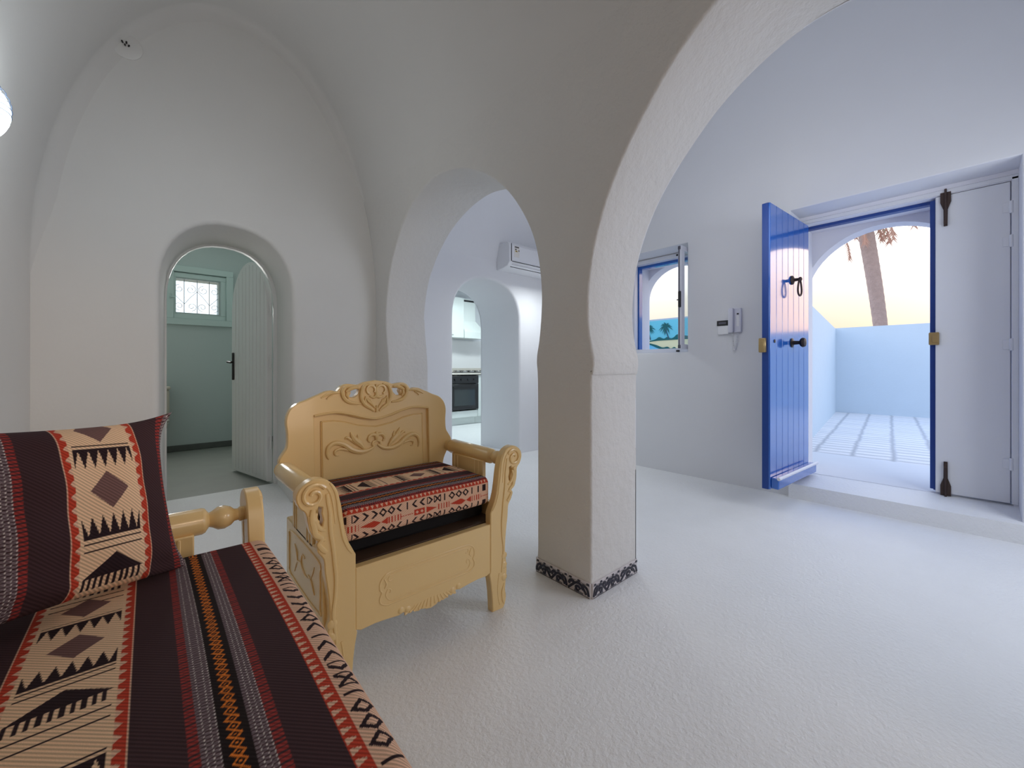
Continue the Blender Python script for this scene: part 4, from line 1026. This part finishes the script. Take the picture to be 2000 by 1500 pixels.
o = box_cushion('cushion_cover', .59, 2.054, .117, .026, .004, 1.86, yy, sf, crown=.004, dens=(.0015,), wave=.0015, vs=-1, qt=.965)
# scatter pillow leaning in the far corner
pw = thing('throw_pillow', 'striped woven throw pillow with geometric bands leaning in the sofa corner', 'pillow', (0, 0, 0))
def pillow():
    W_, Hp, T = .46, .346, .06; n, m = 290, 260
    u = np.linspace(-1, 1, n)[:, None]; v = np.linspace(-1, 1, m)[None, :]
    def side(sg):
        au, av = np.abs(u), np.abs(v)
        th = T*np.power(np.clip((1-au**2.6)*(1-av**2.6), 0, 1), .55)
        # waisted edges and pulled-out corners
        x = u*W_/2*(1-.075*(1-av**2.2)*au**3+.12*(au*av)**8*np.where(v > 0, 1, .25)); z = v*Hp/2*(1-.085*(1-au**2.2)*av**3+.10*(au*av)**8*np.where(v > 0, 1, -.3))
        wr = .004*np.sin(u*9+v*4)*np.sin(v*7-u*3)*(1-au**4)*(1-av**4)+.006*np.exp(-((v+.86)/.1)**2)*np.sin(u*14)
        y = -sg*(th+wr)+0*u
        return np.stack(np.broadcast_arrays(x, y, z), -1)
    P = side(1)
    ql = .045-.0+ (1-u)*W_/2 ; Q = np.broadcast_to(.103+.065+(1-u)*W_/2, (n, m)).copy(); VV = np.broadcast_to(.102-(v-.12)*Hp/2, (n, m)).copy()
    Pb = side(-1)[::-1]
    return P, Pb, Q, VV
P, Pb, Q, VV = pillow()
P2 = np.concatenate([P, Pb[1:]], 0); Q2 = np.concatenate([Q, Q[::-1][1:]+.0], 0); V2 = np.concatenate([VV, VV[1:]], 0)
pc = cloth_grid('pillow_cover', P2, Q2, V2, pw)
pw.location = (-.1624, 1.1113, .7315); pw.rotation_euler = (math.radians(-20.3), math.radians(4), math.radians(28.2))
# ================================================================== COURTYARD
struct(MB().box((17, 2, .06), (24.2, 30, .1), 0).build('ground', M['paver'], smooth=0))
def wall_strip(name, pts, h, t, z0=.1):
    out = [(p[0], p[1]) for p in pts]; mb = MB()
    for (a, b) in zip(pts[:-1], pts[1:]):
        A, B = Vector((a[0], a[1], 0)), Vector((b[0], b[1], 0)); D = (B-A); c = (A+B)/2; ang = math.atan2(D.y, D.x)
        nrm = Vector((-D.y, D.x, 0)).normalized()*t/2
        mb.box((c.x+nrm.x, c.y+nrm.y, z0+(h-z0)/2), (D.length+t*.6, t, h-z0), .01, rot=Matrix.Rotation(ang, 3, 'Z'))
    return struct(mb.build(name, M['yard_wall'], smooth=0))
wall_strip('wall_courtyard', [(10.25, -8), (10.25, 2.1)], 1.78, -.25)
wall_strip('wall_courtyard', [(10.3, 2.03), (7.79, 1.73), (4.47, 1.33)], 1.78, .2)
# mural wall seen through the hall window
wall_strip('wall_garden', [(6.2, 1.95), (6.2, 7)], 1.785, -.2)
mu = thing('mural', 'painted mural of a turquoise sea, palms and a sandy shore on the yard wall', 'mural', (6.2, 3.1, 0))
M['m_sea'] = mat('mural_sea', s2l(118, 214, 232), .8, var=(3, .08)); M['m_sea2'] = mat('mural_pool', s2l(120, 205, 240), .8)
M['m_sand'] = mat('mural_sand', s2l(240, 236, 190), .8); M['m_leaf'] = mat('mural_leaf', s2l(28, 104, 104), .8); M['m_trunk'] = mat('mural_trunk', s2l(60, 92, 110), .8)
def flat(pts, x): 
    mb = MB(); mb.board(pts, t=.003, fn=lambda a, z, d: (-x+d, a, z), bev=.0002); return mb
flat([(-1.1, .45), (2.4, .45), (2.4, 1.76), (-1.1, 1.76)], .004).build('sea', M['m_sea'], mu)
flat(spline([(-1.1, 1.44), (-.5, 1.44), (.1, 1.45), (.35, 1.45), (.65, 1.44), (2.4, 1.42)], 4)+[(2.4, .5), (-1.1, .5)], .007).build('sand', M['m_sand'], mu)
flat(spline([(.10, .8), (.12, 1.24), (.2, 1.30), (.33, 1.35), (.55, 1.40), (1.0, 1.42), (2.4, 1.38), (2.4, .8)], 4), .010).build('pool', M['m_sea2'], mu)
def leafy(base, n, r, seed):
    rnd = random.Random(seed); mb = MB()
    for i in range(n):
        a = 2*PI*i/n+rnd.uniform(-.15, .15); rr = r*rnd.uniform(.7, 1.0)*.62; pts = []
        for k in range(6):
            t = k/5; pts.append((-.013, base[0]+rr*t*math.cos(a), base[1]+rr*t*math.sin(a)-.5*rr*t*t))
        mb.tube(pts, [.004, .008, .010, .008, .005, .001], 5, flat=.25, up=(1, 0, 0))
    return mb
for (yb, zb, yt, zt, s_) in ((.115, 1.455, .17, 1.665, 1), (.435, 1.455, .465, 1.655, 2)):
    mb = MB().tube([(-.012, yb, zb), (-.012, (yb+yt)/2+.01, (zb+zt)/2), (-.012, yt, zt)], [.011, .008, .007], 6, flat=.3, up=(1, 0, 0)); mb.build('painted_trunk', M['m_trunk'], mu)
    leafy((yt, zt), 15, .20, s_).build('painted_fronds', M['m_leaf'], mu)
sh = spline([(-1.1, 1.46), (-.3, 1.47), (-.05, 1.52), (.03, 1.475), (.08, 1.46), (.14, 1.485), (.2, 1.46), (.28, 1.49), (.35, 1.455), (.5, 1.43), (.6, 1.425), (.5, 1.415), (.35, 1.43), (.1, 1.435), (-1.1, 1.44)], 4)
flat(sh, .013).build('painted_shrubs', M['m_leaf'], mu)
flat(spline([(.62, 1.42), (.5, 1.39), (.4, 1.355), (.3, 1.31), (.2, 1.28), (.08, 1.265), (-.02, 1.27), (.02, 1.32), (.08, 1.30), (.14, 1.33), (.22, 1.32), (.33, 1.365), (.5, 1.41)], 4), .014).build('painted_bank', M['m_leaf'], mu)
# palm beyond the courtyard wall
pt = thing('palm_tree', 'tall leaning palm with hanging dry fronds beyond the pale courtyard wall', 'palm tree', (13.0, 1.44, 0))
rnd = random.Random(5); mb = MB(); pts = []; rs = []
for i in range(60):
    z = i*.092; t = z/5.4; pts.append((0, .0+.28*max(0, (z-1.6)/2.6)**1.25, z)); rs.append((.115+.045*t)*(1+.035*(i % 2)))
mb.tube(pts, rs, 18); mb.build('trunk', M['bark'], pt)
topp = Vector(pts[-1])
def frond(mb, az, up, L, droop, wd=.03, leaf=True):
    d = Vector((math.cos(az), math.sin(az), 0)); q = []
    for k in range(11):
        t = k/10; q.append(topp+d*(L*(t*(1-.25*droop*t)))+Vector((0, 0, up*L*t-droop*L*t*t)))
    mb.tube(q, [.03*(1-.8*k/10) for k in range(11)], 5)
    if leaf:
        sd = Vector((-d.y, d.x, 0))
        for k in range(2, 40):
            t = k/40; i = min(9, int(t*10)); p = q[i].lerp(q[i+1], t*10-i); tg = (q[i+1]-q[i]).normalized()
            for s_ in (-1, 1):
                e_ = p+(sd*s_*.8+tg*.6+Vector((0, 0, -.25))).normalized()*(.5*(1-.5*t)); n_ = tg*.018
                mb.add([p-n_, p+n_, e_], [(0, 1, 2)])
mb = MB()
for i in range(16): frond(mb, i*2*PI/16+.2, rnd.uniform(.35, .8), rnd.uniform(2.0, 2.8), rnd.uniform(.6, 1.0))
mb.build('green_fronds', M['frond_green'], pt, smooth=0)
mb = MB()
def hang(y, z0, z1, w_, x=0):
    q = [(x, y-1.44+.10*math.sin(k*.5), z0+(z1-z0)*k/10) for k in range(11)]; mb.tube(q, [w_*.6*(1-.5*k/10) for k in range(11)], 6)
    for k in range(34):
        t = k/34; zz = z0+(z1-z0)*t; yy_ = y-1.44+.10*math.sin(t*5)
        for s_ in (-1, 1): mb.add([(x, yy_, zz+.03), (x, yy_, zz-.03), (x+rnd.uniform(-.05, .05), yy_+s_*w_*rnd.uniform(.8, 2.2), zz-.16)], [(0, 1, 2)])
hang(2.14, 5.3, 3.65, .035); hang(1.80, 5.3, 3.9, .05, -.3); hang(1.50, 5.3, 4.0, .03); hang(1.33, 5.3, 3.95, .055, -.1); hang(2.0, 5.3, 4.15, .05)
hang(1.0, 5.3, 4.2, .05); hang(2.5, 5.3, 4.1, .04); hang(1.45, 5.3, 4.0, .05, .4); hang(1.6, 5.3, 4.1, .05, .45)
mb.build('dry_fronds', M['frond'], pt, smooth=0)
